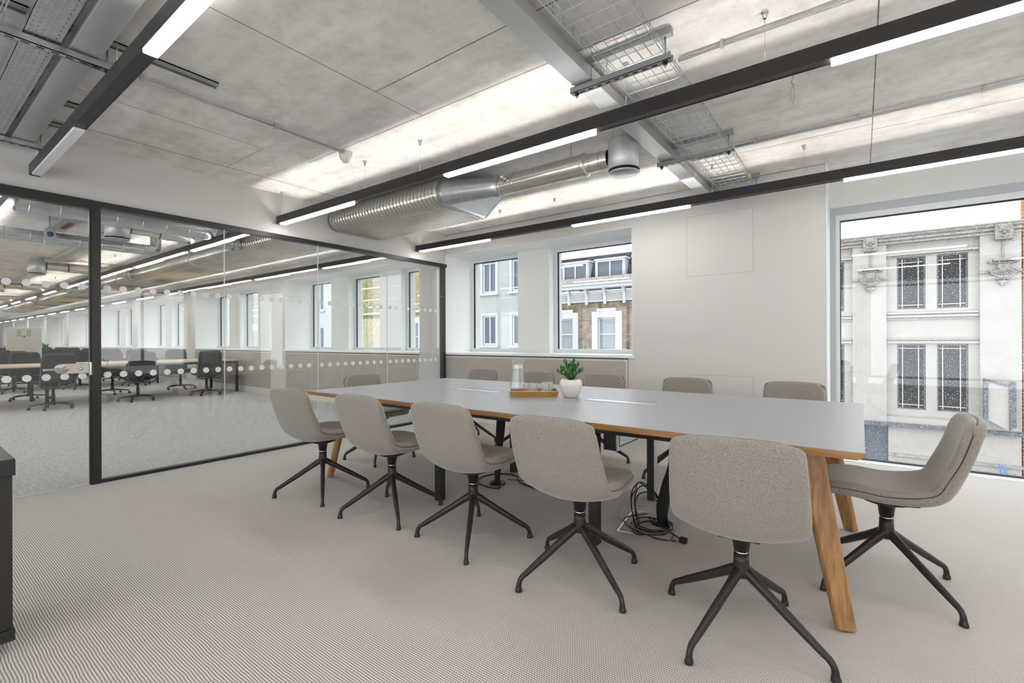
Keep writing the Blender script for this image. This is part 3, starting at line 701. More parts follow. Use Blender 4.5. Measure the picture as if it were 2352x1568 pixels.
MB().lathe([(.001,.0),(.064,.0),(.067,.01),(.062,.06),(.052,.13),(.045,.19),(.043,.235),(.046,.26),(.044,.26),(.041,.235),(.042,.19),(.049,.13),(.059,.06),(.063,.012),(.001,.006)],n=32).build('body',M['tableglass'],cf,False)
MB().lathe([(.001,.008),(.061,.013),(.058,.06),(.049,.125),(.0435,.175),(.0405,.205),(.001,.205)],n=32).build('water',M['tableglass'],cf,False)
MB().lathe([(.043,.205),(.043,.232)],n=32).build('neck_band',M['ceramic'],cf,False)
MB().lathe([(.001,.262),(.044,.262),(.04,.275),(.022,.285),(.001,.288)],n=24).tube([(.03,0,.25),(.03,0,.10)],.004,8).build('stopper',M['tableglass'],cf,False)
gl=None
for k,(u,v,lb) in enumerate(((-.008,-.02,'cut glass tumbler on the tray next to the carafe'),(.10,-.025,'cut glass tumbler on the tray nearest the plant pot'),(.115,.055,'cut glass tumbler on the tray behind the plant side tumbler'))):
    x,y=at(u,v)
    if gl is None:
        gl=thing('tumbler',lb,'glass',(x,y,tz),0,'glass tumblers on the tray')
        pr=[(.001,0),(.036,0),(.040,.004)]+[(.041+(.0015 if i%2 else 0),.008+.008*i) for i in range(4)]+[(.042,.045),(.043,.088),(.041,.088),(.040,.04),(.037,.012),(.001,.01)]
        MB().lathe(pr,n=20,smooth=False).build('bowl',M['etched'],gl,False)
    else: dup(gl,(x,y,tz),0,lb)
px_,py_=-1.785,3.16
pp=thing('potted_succulent','green jade succulent in a round white pot on the table','plant',(px_,py_,TZ))
pr=[(.001,0),(.046,0),(.054,.004),(.076,.05),(.087,.09),(.086,.115),(.076,.133),(.068,.137),(.065,.133),(.065,.12),(.001,.12)]
MB().lathe(pr,n=36).build('pot',M['ceramic'],pp,False)
MB().lathe([(.001,.126),(.066,.124)],n=24).build('soil',M['soil'],pp,False)
random.seed(5)
stems=MB(); leaves=[]
def leaf(mb,p,d,L,w):
    d=Vector(d).normalized(); s=d.cross(Vector((0,0,1)))
    if s.length<.1: s=Vector((1,0,0))
    s.normalize(); n_=s.cross(d).normalized()
    vs=[];fs=[]; N=6
    for i in range(N+1):
        t=i/N; ww=w*(math.sin(PI*min(1,t*.85+.08))**.8) if t<1 else .0008
        c=Vector(p)+d*L*t+n_*(.25*L*t*t)
        th=ww*.28+.0006
        for u,v in ((-1,0),(-.5,.9),(.5,.9),(1,0),(.5,-.6),(-.5,-.6)): vs.append(c+s*u*ww+n_*v*th)
    for i in range(N):
        for k in range(6): fs.append((i*6+k,i*6+(k+1)%6,(i+1)*6+(k+1)%6,(i+1)*6+k))
    fs.append(tuple(range(6))); mb.add(vs,fs,True)
lm=MB()
for k in range(13):
    a=k*2.4; rad=.012+.05*((k%5)/5); hh=.045+.10*((k*7)%13)/13
    if k%4==0: rad+=.022
    tip=Vector((math.cos(a)*rad*1.4,math.sin(a)*rad*1.4,.125+hh))
    mid=Vector((math.cos(a)*rad*.4,math.sin(a)*rad*.4,.125+hh*.5))
    pts=catmull([(0.008*math.cos(a),.008*math.sin(a),.12),mid,tip],5); stems.tube(pts,[.005-.003*i/(len(pts)-1) for i in range(len(pts))],6)
    for j in range(7):
        t=.35+.65*j/6; q=pts[min(len(pts)-1,int(t*(len(pts)-1)))]
        for sgn in (0,PI):
            an=a+j*PI/2+sgn+random.uniform(-.3,.3); el=.25+.9*(j/6)
            leaf(lm,q,(math.cos(an)*math.cos(el),math.sin(an)*math.cos(el),math.sin(el)),random.uniform(.028,.042),random.uniform(.010,.015))
stems.build('stem',M['stem'],pp,False); lm.build('foliage',M['leaf'],pp,False)
# ------------------------------------------------------------------ CABLES
def cable(pts,label,r=.004,m='cable',plug=None,name='power_cable'):
    t=thing(name,label,'cable',(pts[0][0],pts[0][1],0))
    MB().tube(catmull(pts,6),r,8).build('cord',M[m],t)
    if plug:
        x,y=plug; MB().box((x-.022,y-.018,.002),(x+.022,y+.018,.034)).build('plug',M['sleeve'],t,bevel=.006)
    return t
def coil(cx,cy,rx,ry,turns,z=.006,dz=.010,rot=0,seed=1,n=14):
    random.seed(seed); out=[]
    for i in range(int(turns*n)+1):
        a=2*PI*i/n; k=1+.12*math.sin(a*.37+seed)+random.uniform(-.05,.05)
        x=rx*k*math.cos(a);y=ry*k*math.sin(a)
        out.append((cx+x*math.cos(rot)-y*math.sin(rot),cy+x*math.sin(rot)+y*math.cos(rot),z+dz*(i/n)+.012*(1+math.sin(a*1.7+seed))))
    return out
for x,y,ups,rs,lb in ((-1.065,3.10,[(-1.06,3.10,.12),(-1.035,3.10,.24),(-1.00,3.10,.42),(-.985,3.10,.68)],(.030,.040,.036,.020,.018),'black fabric cable sleeve dropping to the floor at the tangled cables'),(-2.50,3.15,[(-2.50,3.16,.12),(-2.52,3.2,.28),(-2.54,3.25,.45),(-2.545,3.28,.69)],(.022,.026,.032,.040,.042),'black fabric cable sleeve dropping to the left round floor grommet')):
    s=thing('cable_sleeve',lb,'cable sleeve',(x,y,0))
    pts=catmull([(x,y,.012)]+ups,5); n_=len(pts)
    MB().tube(pts,[interp(i/(n_-1),[(0,rs[0]),(.25,rs[1]),(.5,rs[2]),(.75,rs[3]),(1,rs[4])]) for i in range(n_)],14).build('sleeve',M['sleeve'],s)
    MB().lathe([(.001,.028),(.03,.028),(.07,.012),(.075,.0)],(x,y,0),28).build('floor_grommet',M['black'],s)
def tilt(pts,ax,ay,k,z0=.006):
    return [(x,y,max(z0,z+k*max(0,(x-ax)*math.cos(ay)+(y-ax*0)*0))) for x,y,z in pts]
def coil2(cx,cy,rx,ry,turns,lift,ldir,rot,seed,n=14):
    random.seed(seed); out=[]
    for i in range(int(turns*n)+1):
        a=2*PI*i/n; k=1+.14*math.sin(a*.41+seed)+random.uniform(-.05,.05)
        u=rx*k*math.cos(a); v=ry*k*math.sin(a)
        x=cx+u*math.cos(rot)-v*math.sin(rot); y=cy+u*math.sin(rot)+v*math.cos(rot)
        h=((x-cx)*math.cos(ldir)+(y-cy)*math.sin(ldir))
        out.append((x,y,.006+max(0,h+.04)*lift+.006*(i/n)+random.uniform(0,.008)))
    return out
cable([(-1.05,3.08,.14)]+coil2(-1.12,3.03,.15,.10,3.3,1.0,2.2,2.3,2),'bundle of black power cable looped on the carpet under the table',.0042)
cable([(-1.04,3.10,.10)]+coil2(-1.08,2.96,.12,.15,2.3,.12,0,.3,4)+[(-.86,2.90,.006)],'wide flat black cable loop around the right hand sleeve',.0042)
cable([(-1.2,3.2,.01),(-1.30,3.05,.006),(-1.24,2.93,.006),(-1.12,2.87,.006),(-1.0,2.84,.006),(-.90,2.87,.006)],'thin black cable ending in a plug near the closest chair',.004,plug=(-.86,2.88))
cable([(-1.28,3.35,.006),(-1.38,3.25,.006),(-1.37,3.08,.006),(-1.30,3.0,.006),(-1.25,2.98,.006)],'pale grey network cable curving left of the black tangle',.003,'greycable')
cable([(-2.46,3.15,.03),(-2.40,3.05,.006),(-2.52,3.02,.006),(-2.66,3.08,.006),(-2.72,3.22,.006),(-2.66,3.38,.006),(-2.5,3.42,.006),(-2.38,3.3,.006),(-2.25,3.24,.006),(-2.05,3.22,.006),(-1.85,3.24,.006)],'black cable looped around the left floor grommet',.006,plug=(-2.36,3.52))
cable([(-2.44,3.22,.03),(-2.3,3.34,.006),(-2.2,3.24,.006),(-2.05,3.3,.006),(-1.95,3.42,.006)],'thin black cable trailing right from the left grommet',.0035)
fb=thing('floor_box','square metal framed floor box lid beneath the cable tangle','floor box',(-1.12,3.04,0),.15)
MB().box((-.16,-.20,.0),(.16,.20,.004)).build('lid',M['carpet'],fb,False)
MB().box((-.17,-.21,0),(.17,-.20,.006)).box((-.17,.20,0),(.17,.21,.006)).box((-.17,-.20,0),(-.16,.20,.006)).box((.16,-.20,0),(.17,.20,.006)).build('frame',M['alu'],fb,False)
# ------------------------------------------------------------------ BLACK CABINET bottom left
cb=thing('cabinet','low black cabinet on castors at the left picture edge','cabinet',(-3.1,-.1,0))
cx1,cyy=-2.67,.312
MB().box((-3.12,-.5,.70),(cx1+.008,cyy+.008,.765)).build('top_panel',M['black'],cb,bevel=.003)
MB().box((-3.1,-.5,.10),(cx1,cyy,.70)).build('body',M['black'],cb,bevel=.003)
MB().box((-3.11,-.5,.055),(cx1+.006,cyy+.006,.10)).build('plinth',M['black'],cb,bevel=.002)
MB().box((cx1,-.46,.12),(cx1+.004,cyy-.06,.69)).build('door',M['sleeve'],cb)
for x,y in ((-3.05,.2),(-2.78,.2),(-3.05,-.4),(-2.78,-.4)):
    MB().lathe([(.001,-.012),(.026,-.012),(.0275,0),(.026,.012),(.001,.012)],(x,y,.0275),16,'y').box((x-.012,y-.018,.03),(x+.012,y+.018,.056)).build('castor',M['galvdark'],cb)
# ------------------------------------------------------------------ CEILING SERVICES IN THE ROOM
# oval duct run
def oval_pts(yc,zc,hw,r,x,n=12):
    pts=[]
    for k in range(n+1):
        a=-PI/2+PI*k/n; pts.append((x,yc+hw+r*math.cos(a),zc+r*math.sin(a)))
    for k in range(n+1):
        a=PI/2+PI*k/n; pts.append((x,yc-hw+r*math.cos(a),zc+r*math.sin(a)))
    return pts
def loft(mb,rings,smooth=True,cap=True):
    n=len(rings[0]); vs=[p for r_ in rings for p in r_]
    fs=[(i*n+k,i*n+(k+1)%n,(i+1)*n+(k+1)%n,(i+1)*n+k) for i in range(len(rings)-1) for k in range(n)]
    if cap: fs+= [tuple(range(n)),tuple((len(rings)-1)*n+k for k in range(n))]
    return mb.add(vs,fs,smooth)
def ribbed_oval(mb,x0,x1,yc,zc,hw,r,pitch=.055):
    rings=[]; x=x0; 
    while x<x1-1e-6:
        for dx,dr in ((0,0),(pitch*.72,0),(pitch*.80,.005),(pitch*.92,.005)):
            if x+dx<=x1: rings.append(oval_pts(yc,zc,hw,r+dr,x+dx))
        x+=pitch
    rings.append(oval_pts(yc,zc,hw,r,x1)); return loft(mb,rings)
VD=thing('ventilation_duct','spiral steel duct running from the glass wall to the round diffuser','ventilation duct',(-3.6,3.6,2.6))
OZ=2.735; OYc=3.76; OHW=.295; OR=.135
ribbed_oval(MB(),-5.32,-3.42,OYc,OZ,OHW,OR).build('oval_section',M['spiral'],VD)
mb=MB(); rings=[]
for t in [i/8 for i in range(9)]:
    e=t*t*(3-2*t); x=-3.42+.66*t
    yc=OYc+(3.56-OYc)*t; rings.append(oval_pts(yc,OZ+(2.70-OZ)*t,OHW*(1-t)+.0005,OR+(.092-OR)*t,x))
loft(mb,rings); mb.build('transition',M['galv'],VD)
RY=3.56; RZ=2.70; RR=.092
def ringx(mb,x,r,w=.012,h=.006,y=RY,z=RZ): mb.lathe([(r,-w/2),(r+h,-w/2),(r+h,w/2),(r,w/2)],(x,y,z),32,'x')
mb=MB(); pr=[(.10,-2.76)]; x=-2.76
mb.lathe([(RR,-2.76),(RR,-1.87)],(0,RY,RZ),36,'x')
for x in (-2.74,-2.58): ringx(mb,x,RR,.014,.004)
# spiral seam
sp_=[]; 
for i in range(0,120):
    a=i*2*PI/24; x=-2.52+.62*i/119; sp_.append((x,RY+(RR+.0006)*math.cos(a),RZ+(RR+.0006)*math.sin(a)))
mb.tube(sp_,.0016,5,cap=False); mb.build('round_section',M['spiral'],VD)
mb=MB().lathe([(RR,-1.88),(RR+.007,-1.875),(RR+.007,-1.855),(.084,-1.84),(.076,-1.835),(.076,-1.645)],(0,RY,RZ),36,'x')
for x in (-1.80,-1.71): ringx(mb,x,.076,.010,.004)
mb.build('reducer',M['spiral'],VD)
d_=MB().lathe([(.034,0),(.036,.012),(.028,.014),(.028,.004),(.001,.004)],(-2.66,RY,0),20,'z').build('tmp',M['spiral'],VD) 
d_.name='damper_dial'; d_.location=Vector((0,0,0)); 
# rotate dial geometry to face the camera side (-Y)
for v in d_.data.vertices:
    wx,wy,wz=v.co.x+VD.location.x,v.co.y+VD.location.y,v.co.z+VD.location.z
    dx,dy,dz=wx+2.66,wy-RY,wz
    v.co=Vector((-2.66+dx,RY-.098-dz,RZ+.03+dy))-Vector(VD.location)
MB().box((-2.685,RY-.118,RZ+.027),(-2.635,RY-.11,RZ+.034)).build('dial_lever',M['chrome'],d_)
for x in (-2.0,-4.4):
    MB().tube([(x,RY if x>-3 else 4.15,2.79),(x,RY if x>-3 else 4.15,CZ)],.004,6).build('hanger_rod',M['galvdark'],VD)
def drum(x,y,r,label,zb=2.552,zt=2.80,neck=True,grp='round drum air diffusers'):
    t=thing('drum_diffuser',label,'air diffuser',(x,y,zb),0,grp)
    MB().lathe([(r-.004,zb+.03),(r,zb+.032),(r,zt),(r-.01,zt+.012),(r*.72,zt+.03),(r*.72,CZ)],(x,y,0),40).build('drum',M['trunk'],t)
    MB().lathe([(.001,zb+.028),(r-.006,zb+.028),(r-.02,zb+.05)],(x,y,0),32).build('throat',M['dark'],t)
    MB().lathe([(.001,zb),(r-.004,zb),(r,zb+.006),(r-.004,zb+.010),(.001,zb+.010)],(x,y,0),40).build('face_plate',M['alu'],t)
    mb=MB()
    for rr,nn in ((.3,12),(.46,18),(.62,26),(.78,34)):
        for k in range(nn):
            a=2*PI*k/nn; c,s=math.cos(a),math.sin(a); q=.055*r
            a0,a1=rr*r-.055*r,rr*r+.045*r; h_=q*.35
            mb.add([(x+c*a0-s*h_,y+s*a0+c*h_,zb-.0006),(x+c*a1-s*h_,y+s*a1+c*h_,zb-.0006),(x+c*a1+s*h_,y+s*a1-c*h_,zb-.0006),(x+c*a0+s*h_,y+s*a0-c*h_,zb-.0006)],[(0,1,2,3)])
    mb.build('slots',M['dark'],t)
    return t
drum(-1.52,3.56,.126,'silver drum diffuser with slotted face hanging at the end of the room duct')
# smoke detector
sd=thing('smoke_detector','white round smoke detector at the end of the ceiling conduit','smoke detector',(-3.66,2.47,CZ-.1))
MB().lathe([(.05,2.9),(.05,2.872),(.052,2.87),(.052,2.845),(.047,2.838),(.047,2.828),(.036,2.82),(.028,2.805),(.001,2.804)],(-3.66,2.47,0),28).build('body',M['plastic'],sd)
MB().box((-3.70,2.43,2.874),(-3.62,2.51,2.9)).build('back_box',M['conduit'],sd)
# conduits
def conduit(pts,label,clips=(),r=.010,name='conduit'):
    t=thing(name,label,'conduit',pts[0])
    MB().tube(pts,r,12).build('pipe',M['conduit'],t)
    for c in clips:
        ax=0 if abs(pts[-1][0]-pts[0][0])>abs(pts[-1][1]-pts[0][1]) else 1
        z=pts[0][2]
        if ax==0: MB().box((c-.009,pts[0][1]-.016,z-.014),(c+.009,pts[0][1]+.016,CZ)).build('saddle_clip',M['alu'],t)
        else: MB().box((pts[0][0]-.016,c-.009,z-.014),(pts[0][0]+.016,c+.009,CZ)).build('saddle_clip',M['alu'],t)
    return t
conduit([(-.86,2.82,2.872),(3.6,2.82,2.872)],'steel conduit on the ceiling running right from the wire tray above the middle light',(-.62,0.3,1.4))
conduit([(-.86,4.37,2.872),(3.6,4.37,2.872)],'steel conduit on the ceiling running right from the wire tray, nearer the windows',(-.70,-.01,.66,1.6))
conduit([(-3.63,2.42,2.874),(-3.63,-2.3,2.874)],'thin steel conduit on the ceiling leading to the smoke detector',(1.83,.99,.2))
# wire hook hanging on ceiling
wh=thing('wire_hanger','short twisted wire left hanging from the concrete ceiling','wire',(.0-.33,3.36,2.7))
def cpt(x,y,z): return (x,y,z)
MB().tube(catmull([(-.335,3.35,2.9),(-.335,3.35,2.862),(-.33,3.345,2.83),(-.338,3.35,2.80),(-.326,3.35,2.785),(-.333,3.35,2.77)],4),.0035,6).tube(catmull([(-.333,3.35,2.775),(-.345,3.35,2.74),(-.34,3.35,2.70),(-.33,3.35,2.672),(-.325,3.35,2.70),(-.326,3.35,2.775)],4),.0014,5).build('wire',M['galvdark'],wh)
# trunking + basket tray, right of centre
tk=thing('trunking','flat grey steel trunking running across the ceiling beside the wire tray','cable trunking',(-1.33,2.5,2.765))
MB().box((-1.395,YB+.1,2.765),(-1.27,WY-.01,2.835)).build('trunk_body',M['trunk'],tk,bevel=.003)
MB().box((-1.398,2.50,2.762),(-1.267,2.504,2.84)).box((-1.398,4.6,2.762),(-1.267,4.604,2.84)).build('joint_strip',M['galvdark'],tk)
def basket(label,x0,x1,y0,y1,zb,h=.055,axis='y',name='wire_cable_tray',r=.0028):
    t=thing(name,label,'cable tray',((x0+x1)/2,(y0+y1)/2,zb))
    mb=MB()
    n=7
    if axis=='y':
        for k in range(n): x=x0+(x1-x0)*k/(n-1); mb.tube([(x,y0,zb),(x,y1,zb)],r,6)
        for x in (x0,x1):
            wav=[]; yy=y0
            mb.tube([(x,y0,zb+h),(x,y1,zb+h)],r,6); mb.tube([(x,y0,zb+h*.5),(x,y1,zb+h*.5)],r*.8,6)
        yy=y0+.05
        while yy<y1:
            mb.tube([(x0-.004,yy,zb+h),(x0-.004,yy,zb+.006),(x0+.012,yy,zb-.004),(x1-.012,yy,zb-.004),(x1+.004,yy,zb+.006),(x1+.004,yy,zb+h)],r*.85,6); yy+=.1
    else:
        for k in range(n): y=y0+(y1-y0)*k/(n-1); mb.tube([(x0,y,zb),(x1,y,zb)],r,6)
        for y in (y0,y1): mb.tube([(x0,y,zb+h),(x1,y,zb+h)],r,6)
        xx=x0+.05
        while xx<x1:
            mb.tube([(xx,y0-.004,zb+h),(xx,y0-.004,zb-.004),(xx,y1+.004,zb-.004),(xx,y1+.004,zb+h)],r*.85,6); xx+=.1
    mb.build('wire_mesh',M['zinc'],t); return t
bt=basket('open wire basket cable tray crossing the ceiling above the table','' or -1.19,-.865,YB+.1,5.3,2.79)
MB().box((-.868,5.02,2.79),(-.855,5.06,2.83)).build('yellow_tag',M['yellow'],bt)
def strut_support(y,label,x0=-1.42,x1=-.81,zb=2.725):
    t=thing('strut_support',label,'tray support',((x0+x1)/2,y,zb),0,'strut channel supports under the cable tray')
    def chan(z0,z1,nm):
        o_=MB().box((x0,y-.021,z0),(x1,y-.019,z1)).box((x0,y+.019,z0),(x1,y+.021,z1)).box((x0,y-.021,z0),(x1,y+.021,z0+.003)).build(nm,M['galvdark'],t)
        sl=MB(); x=x0+.06
        while x<x1-.05: sl.box((x,y-.006,z0-.0006),(x+.03,y+.006,z0)); x+=.055
        sl.build('slots',M['dark'],o_)
    chan(zb,zb+.035,'lower_channel')
    MB().box((x0-.0,y-.021,CZ-.04),(x1,y+.021,CZ-.0)).build('upper_channel',M['galvdark'],t)
    for x in (x0+.035,x1-.035):
        rr=MB().tube([(x,y,zb-.03),(x,y,CZ-.02)],.005,8).build('threaded_rod',M['galvdark'],t)
        MB().lathe([(.001,zb-.018),(.011,zb-.018),(.011,zb-.006),(.016,zb-.005),(.016,zb),(.001,zb)],(x,y,0),6,smooth=False).build('nut',M['black'],t)
    return t
for y,lb in ((2.54,'slotted strut bracket carrying the wire tray just in front of the middle light'),(4.06,'slotted strut bracket carrying the wire tray between the two far lights'),(5.29,'slotted strut bracket holding the wire tray end at the window wall'),(1.0,'slotted strut bracket holding the wire tray above the camera')): strut_support(y,lb)
# services at upper left, running along X
tk2=thing('trunking','wide grey trunking at upper left running to the glass wall','cable trunking',(-3,.69,2.765))
MB().box((-5.3,.60,2.765),(-1.5,.725,2.84)).build('trunk_body',M['trunk'],tk2,bevel=.003)
pt=thing('perforated_tray','perforated galvanised cable tray at the upper left corner','cable tray',(-3,.5,2.765))
MB().box((-5.3,.43,2.765),(-1.5,.432,2.815)).box((-5.3,.565,2.765),(-1.5,.567,2.815)).box((-5.3,.43,2.765),(-1.5,.567,2.768)).build('tray_body',M['galv'],pt)
hm=MB(); rm_=MB(); x=-5.25
while x<-1.6:
    for j,y in enumerate((.445,.468,.492,.516)): hm.box((x+(.012 if j%2 else 0),y-.003,2.7642),(x+.022+(.012 if j%2 else 0),y+.003,2.765))
    hm.box((x,.538,2.7642),(x+.004,.556,2.765))
    rm_.box((x+.014,.5425,2.7640),(x+.022,.5475,2.765)); x+=.05
hm.build('perforations',M['galvdark'],pt)['kind']='stuff'; rm_.build('red_cable_glimpse',M['red'],pt)['kind']='stuff'
basket('wire basket tray at the very top left corner beside the perforated tray',-5.3,-1.5,.20,.36,2.79,axis='x')
def strut_y(x,label,y0=-1.0,y1=.80,zb=2.72):
    t=thing('strut_support',label,'tray support',(x,(y0+y1)/2,zb),0,'strut channel supports under the left trays')
    o_=MB().box((x-.021,y0,zb),(x-.017,y1,zb+.035)).box((x+.017,y0,zb),(x+.021,y1,zb+.035)).box((x-.021,y0,zb),(x+.021,y1,zb+.004)).build('lower_channel',M['galv'],t)
    sl=MB(); y=y0+.05
    while y<y1-.04: sl.box((x-.006,y,zb-.0006),(x+.006,y+.03,zb)); y+=.055
    sl.build('slots',M['dark'],o_)
    for y in (y1-.04,):
        MB().tube([(x,y,zb-.03),(x,y,CZ-.02)],.005,8).build('threaded_rod',M['galvdark'],t)
        MB().lathe([(.001,zb-.018),(.011,zb-.018),(.011,zb-.006),(.016,zb-.005),(.016,zb),(.001,zb)],(x,y,0),6,smooth=False).build('nut',M['black'],t)
    return t
strut_y(-3.35,'slotted channel under the left trunking and tray, nearer the camera')
strut_y(-5.14,'slotted channel under the left trays close to the glass wall',zb=2.72)
for x,y1,lb in ((-3.36,1.32,'strut channel fixed to the ceiling left of the lit end of the near light'),(-4.45,.95,'short strut channel on the ceiling above the left trays, middle one'),(-4.95,.90,'short strut channel on the ceiling above the left trays by the glass wall')):
    t=thing('ceiling_strut',lb,'strut',(x,.5,CZ-.03))
    MB().box((x-.021,-1.5,CZ-.03),(x-.016,y1,CZ)).box((x+.016,-1.5,CZ-.03),(x+.021,y1,CZ)).box((x-.021,-1.5,CZ-.008),(x+.021,y1,CZ)).build('channel',M['galvdark'],t)
# ------------------------------------------------------------------ OPEN PLAN OFFICE BEYOND THE GLASS
DZ=.785
def desk(xc,y0,y1,label,dx=.78):
    t=thing('bench_desk',label,'desk',(xc,(y0+y1)/2,0),0,'rows of bench desks in the open office')
    x0,x1=xc-dx,xc+dx
    MB().box((x0,y0,DZ-.028),(x1,y1,DZ)).build('desk_top',M['birch'],t,bevel=.002)
    for x in (x0+.03,x1-.03):
        n=3
        for k in range(n):
            y=y0+.04+(y1-y0-.08)*k/(n-1)
            MB().box((x-.025,y-.025,0),(x+.025,y+.025,DZ-.028)).build('leg',M['taskblk'],t)
        MB().box((x-.02,y0+.06,DZ-.078),(x+.02,y1-.06,DZ-.028)).build('side_rail',M['taskblk'],t)
    for y in (y0+.04,y1-.04): MB().box((x0+.05,y-.02,DZ-.078),(x1-.05,y+.02,DZ-.028)).build('end_rail',M['taskblk'],t)
    return t
desk(-13.02,-1.5,5.27,'pale topped black bench desk nearest the glass partition')
desk(-17.6,-1.5,5.0,'second pale topped bench desk beyond the glass, behind the nearest one')
desk(-22.4,-1.5,5.0,'third bench desk back from the glass partition')
desk(-27.2,-1.5,5.0,'fourth bench desk deep in the office')
# task chair
def make_task_chair():
    t=thing('task_chair','x','chair',(0,0,0),0,'black mesh task chairs at the bench desks')
    # backrest frame: rounded rectangle ring, slightly curved; faces +Y (sitter side)
    def ring(w,z0,z1,r,n=6):
        P=[]
        for cx,cz,a0 in ((w-r,z1-r,0),(-w+r,z1-r,PI/2),(-w+r,z0+r,PI),(w-r,z0+r,3*PI/2)):
            for k in range(n+1):
                a=a0+PI/2*k/n; P.append((cx+r*math.cos(a),cz+r*math.sin(a)))
        return P
    def Y(x,z): return -.24-.10*max(0,(z-.5))*.9+.35*x*x
    fr=[(x*(1-.10*(z-.36)/.6),Y(x,z),z) for x,z in ring(.245,.40,1.0,.07)]
    MB().tube(fr,.018,8,closed=True,sy=.8).build('back_frame',M['taskgrey'],t,False)
    mb=MB()
    mb.grid(lambda u,v:((v*2-1)*.235*(1-.10*(.50+.47*u-.36)/.6),Y((v*2-1)*.235,.50+.48*u)+.004,.50+.48*u),8,8)
    mb.build('back_mesh',M['taskblk'],t,False)
    MB().grid(lambda u,v:((v*2-1)*.21,Y((v*2-1)*.21,.56+.10*u)-.02,.56+.10*u),3,6).build('lumbar_bar',M['taskgrey'],t,False)
    MB().box((-.24,-.20,.455),(.24,.26,.52)).build('seat',M['taskseat'],t,False,bevel=.03,seg=3)
    MB().box((-.16,-.16,.42),(.16,.16,.455)).box((-.20,-.02,.43),(.27,0,.445)).build('mechanism',M['taskblk'],t,False,bevel=.006)
    MB().tube([(0,-.1,.44),(0,-.24,.43),(0,-.27,.52)],.022,8).build('back_bar',M['taskblk'],t,False)
    MB().lathe([(.001,.43),(.022,.43),(.022,.26),(.03,.26),(.03,.12),(.001,.12)],n=14).build('gas_column',M['taskblk'],t,False)
    b=D.objects.new('base',None); COL.objects.link(b); b.parent=t
    MB().lathe([(.001,.135),(.04,.135),(.045,.08),(.001,.075)],n=14).build('hub',M['taskblk'],b,False)
    for k in range(5):
        a=2*PI*k/5+.3; c,s=math.cos(a),math.sin(a)
        MB().tube([(c*.03,s*.03,.11),(c*.2,s*.2,.095),(c*.31,s*.31,.075)],[.022,.017,.013],8,sy=.8).build('base_arm',M['taskblk'],b,False)
        o_=MB().lathe([(.001,-.02),(.022,-.02),(.027,-.01),(.027,.01),(.022,.02),(.001,.02)],(0,0,.0275),12,'x').tube([(0,0,.05),(0,0,.075)],.006,6)
        # rotate around
        o_.v=[(c*.315+x*math.cos(a+PI/2)-y*math.sin(a+PI/2),s*.315+x*math.sin(a+PI/2)+y*math.cos(a+PI/2),z) for x,y,z in o_.v]
        o_.build('castor',M['taskblk'],b,False)
    return t
tcx=make_task_chair(); used=[False]
def task(x,y,rz,label):
    if not used[0]: tcx.location=(x,y,0); tcx.rotation_euler=(0,0,rz); tcx['label']=label; used[0]=True; return tcx
    return dup(tcx,(x,y,0),rz,label)
# near side chairs face -X (towards the desk)
for y,lb,a,x in ((1.91,'black mesh task chair seen behind the glass door handle',8,-11.9),(3.22,'black mesh task chair outside the glass, left of the one at the desk end',4,-12.1),(4.52,'black mesh task chair near the window end of the nearest bench desk',-3,-12.15),(.55,'black mesh task chair at the bench desk hidden at the picture left edge',0,-11.9)):
    task(x,y,PI/2+R(a),lb)
for y,lb,a in ((1.9,'task chair across the nearest desk, seen over the chair behind the handle',5),(3.28,'task chair across the nearest desk, just right of the door post',-5),(4.66,'task chair across the nearest desk at its window end',3),(.55,'task chair across the nearest desk at the picture left edge',0)):
    task(-14.15,y,-PI/2+R(a),lb)
pos=['at the window end','second from the windows','third from the windows','farthest from the windows']
for xc,nm in ((-17.6,'second bench desk'),(-22.4,'third bench desk'),(-27.2,'fourth bench desk')):
    for k,y in enumerate((4.35,3.15,1.95,.75)):
        task(xc+1.14,y,PI/2+R(random.uniform(-12,12)),'dark task chair on the near side of the %s, %s'%(nm,pos[k]))
        task(xc-1.14,y,-PI/2+R(random.uniform(-12,12)),'dark task chair on the far side of the %s, %s'%(nm,pos[k]))
# pale screen back / board
sc=thing('display_panel','pale upright panel with a pattern of small slots deep in the office','panel',(-20.0,2.6,0))
MB().box((-20.05,2.22,.75),(-20.0,2.964,1.665)).build('panel_back',M['boardgrey'],sc,bevel=.01)
sl=MB()
for sgn in (-1,1):
    for i in range(3):
        for j in range(3):
            y=2.585+sgn*(.07+.030*i); z=1.58-.072*j-.015*((i+1)%2); sl.box((-20.0,y-.006,z-.022),(-19.9975,y+.006,z+.022))
sl.build('vent_slots',M['taskblk'],sc)
MB().lathe([(.001,0),(.022,0),(.001,.004)],(-20.0,2.59,1.40),14,'x').build('round_port',M['taskblk'],sc)
MB().box((-20.05,2.55,.0),(-20.01,2.61,.76)).box((-20.3,2.3,0),(-19.8,2.9,.03)).build('stand',M['taskblk'],sc)
pl=thing('desk_plant','small spiky plant on a desk beside the pale panel','plant',(-22.2,3.38,DZ))
random.seed(3)
MB().lathe([(.001,0),(.06,0),(.08,.14),(.001,.14)],(-22.2,3.38,DZ),14).build('pot',M['ceramic'],pl)
lm2=MB()
for k in range(16):
    a=k*2.4; leaf(lm2,(-22.2,3.38,DZ+.13),(math.cos(a)*.6,math.sin(a)*.6,1),random.uniform(.2,.34),.02)
lm2.build('foliage',M['leaf'],pl)
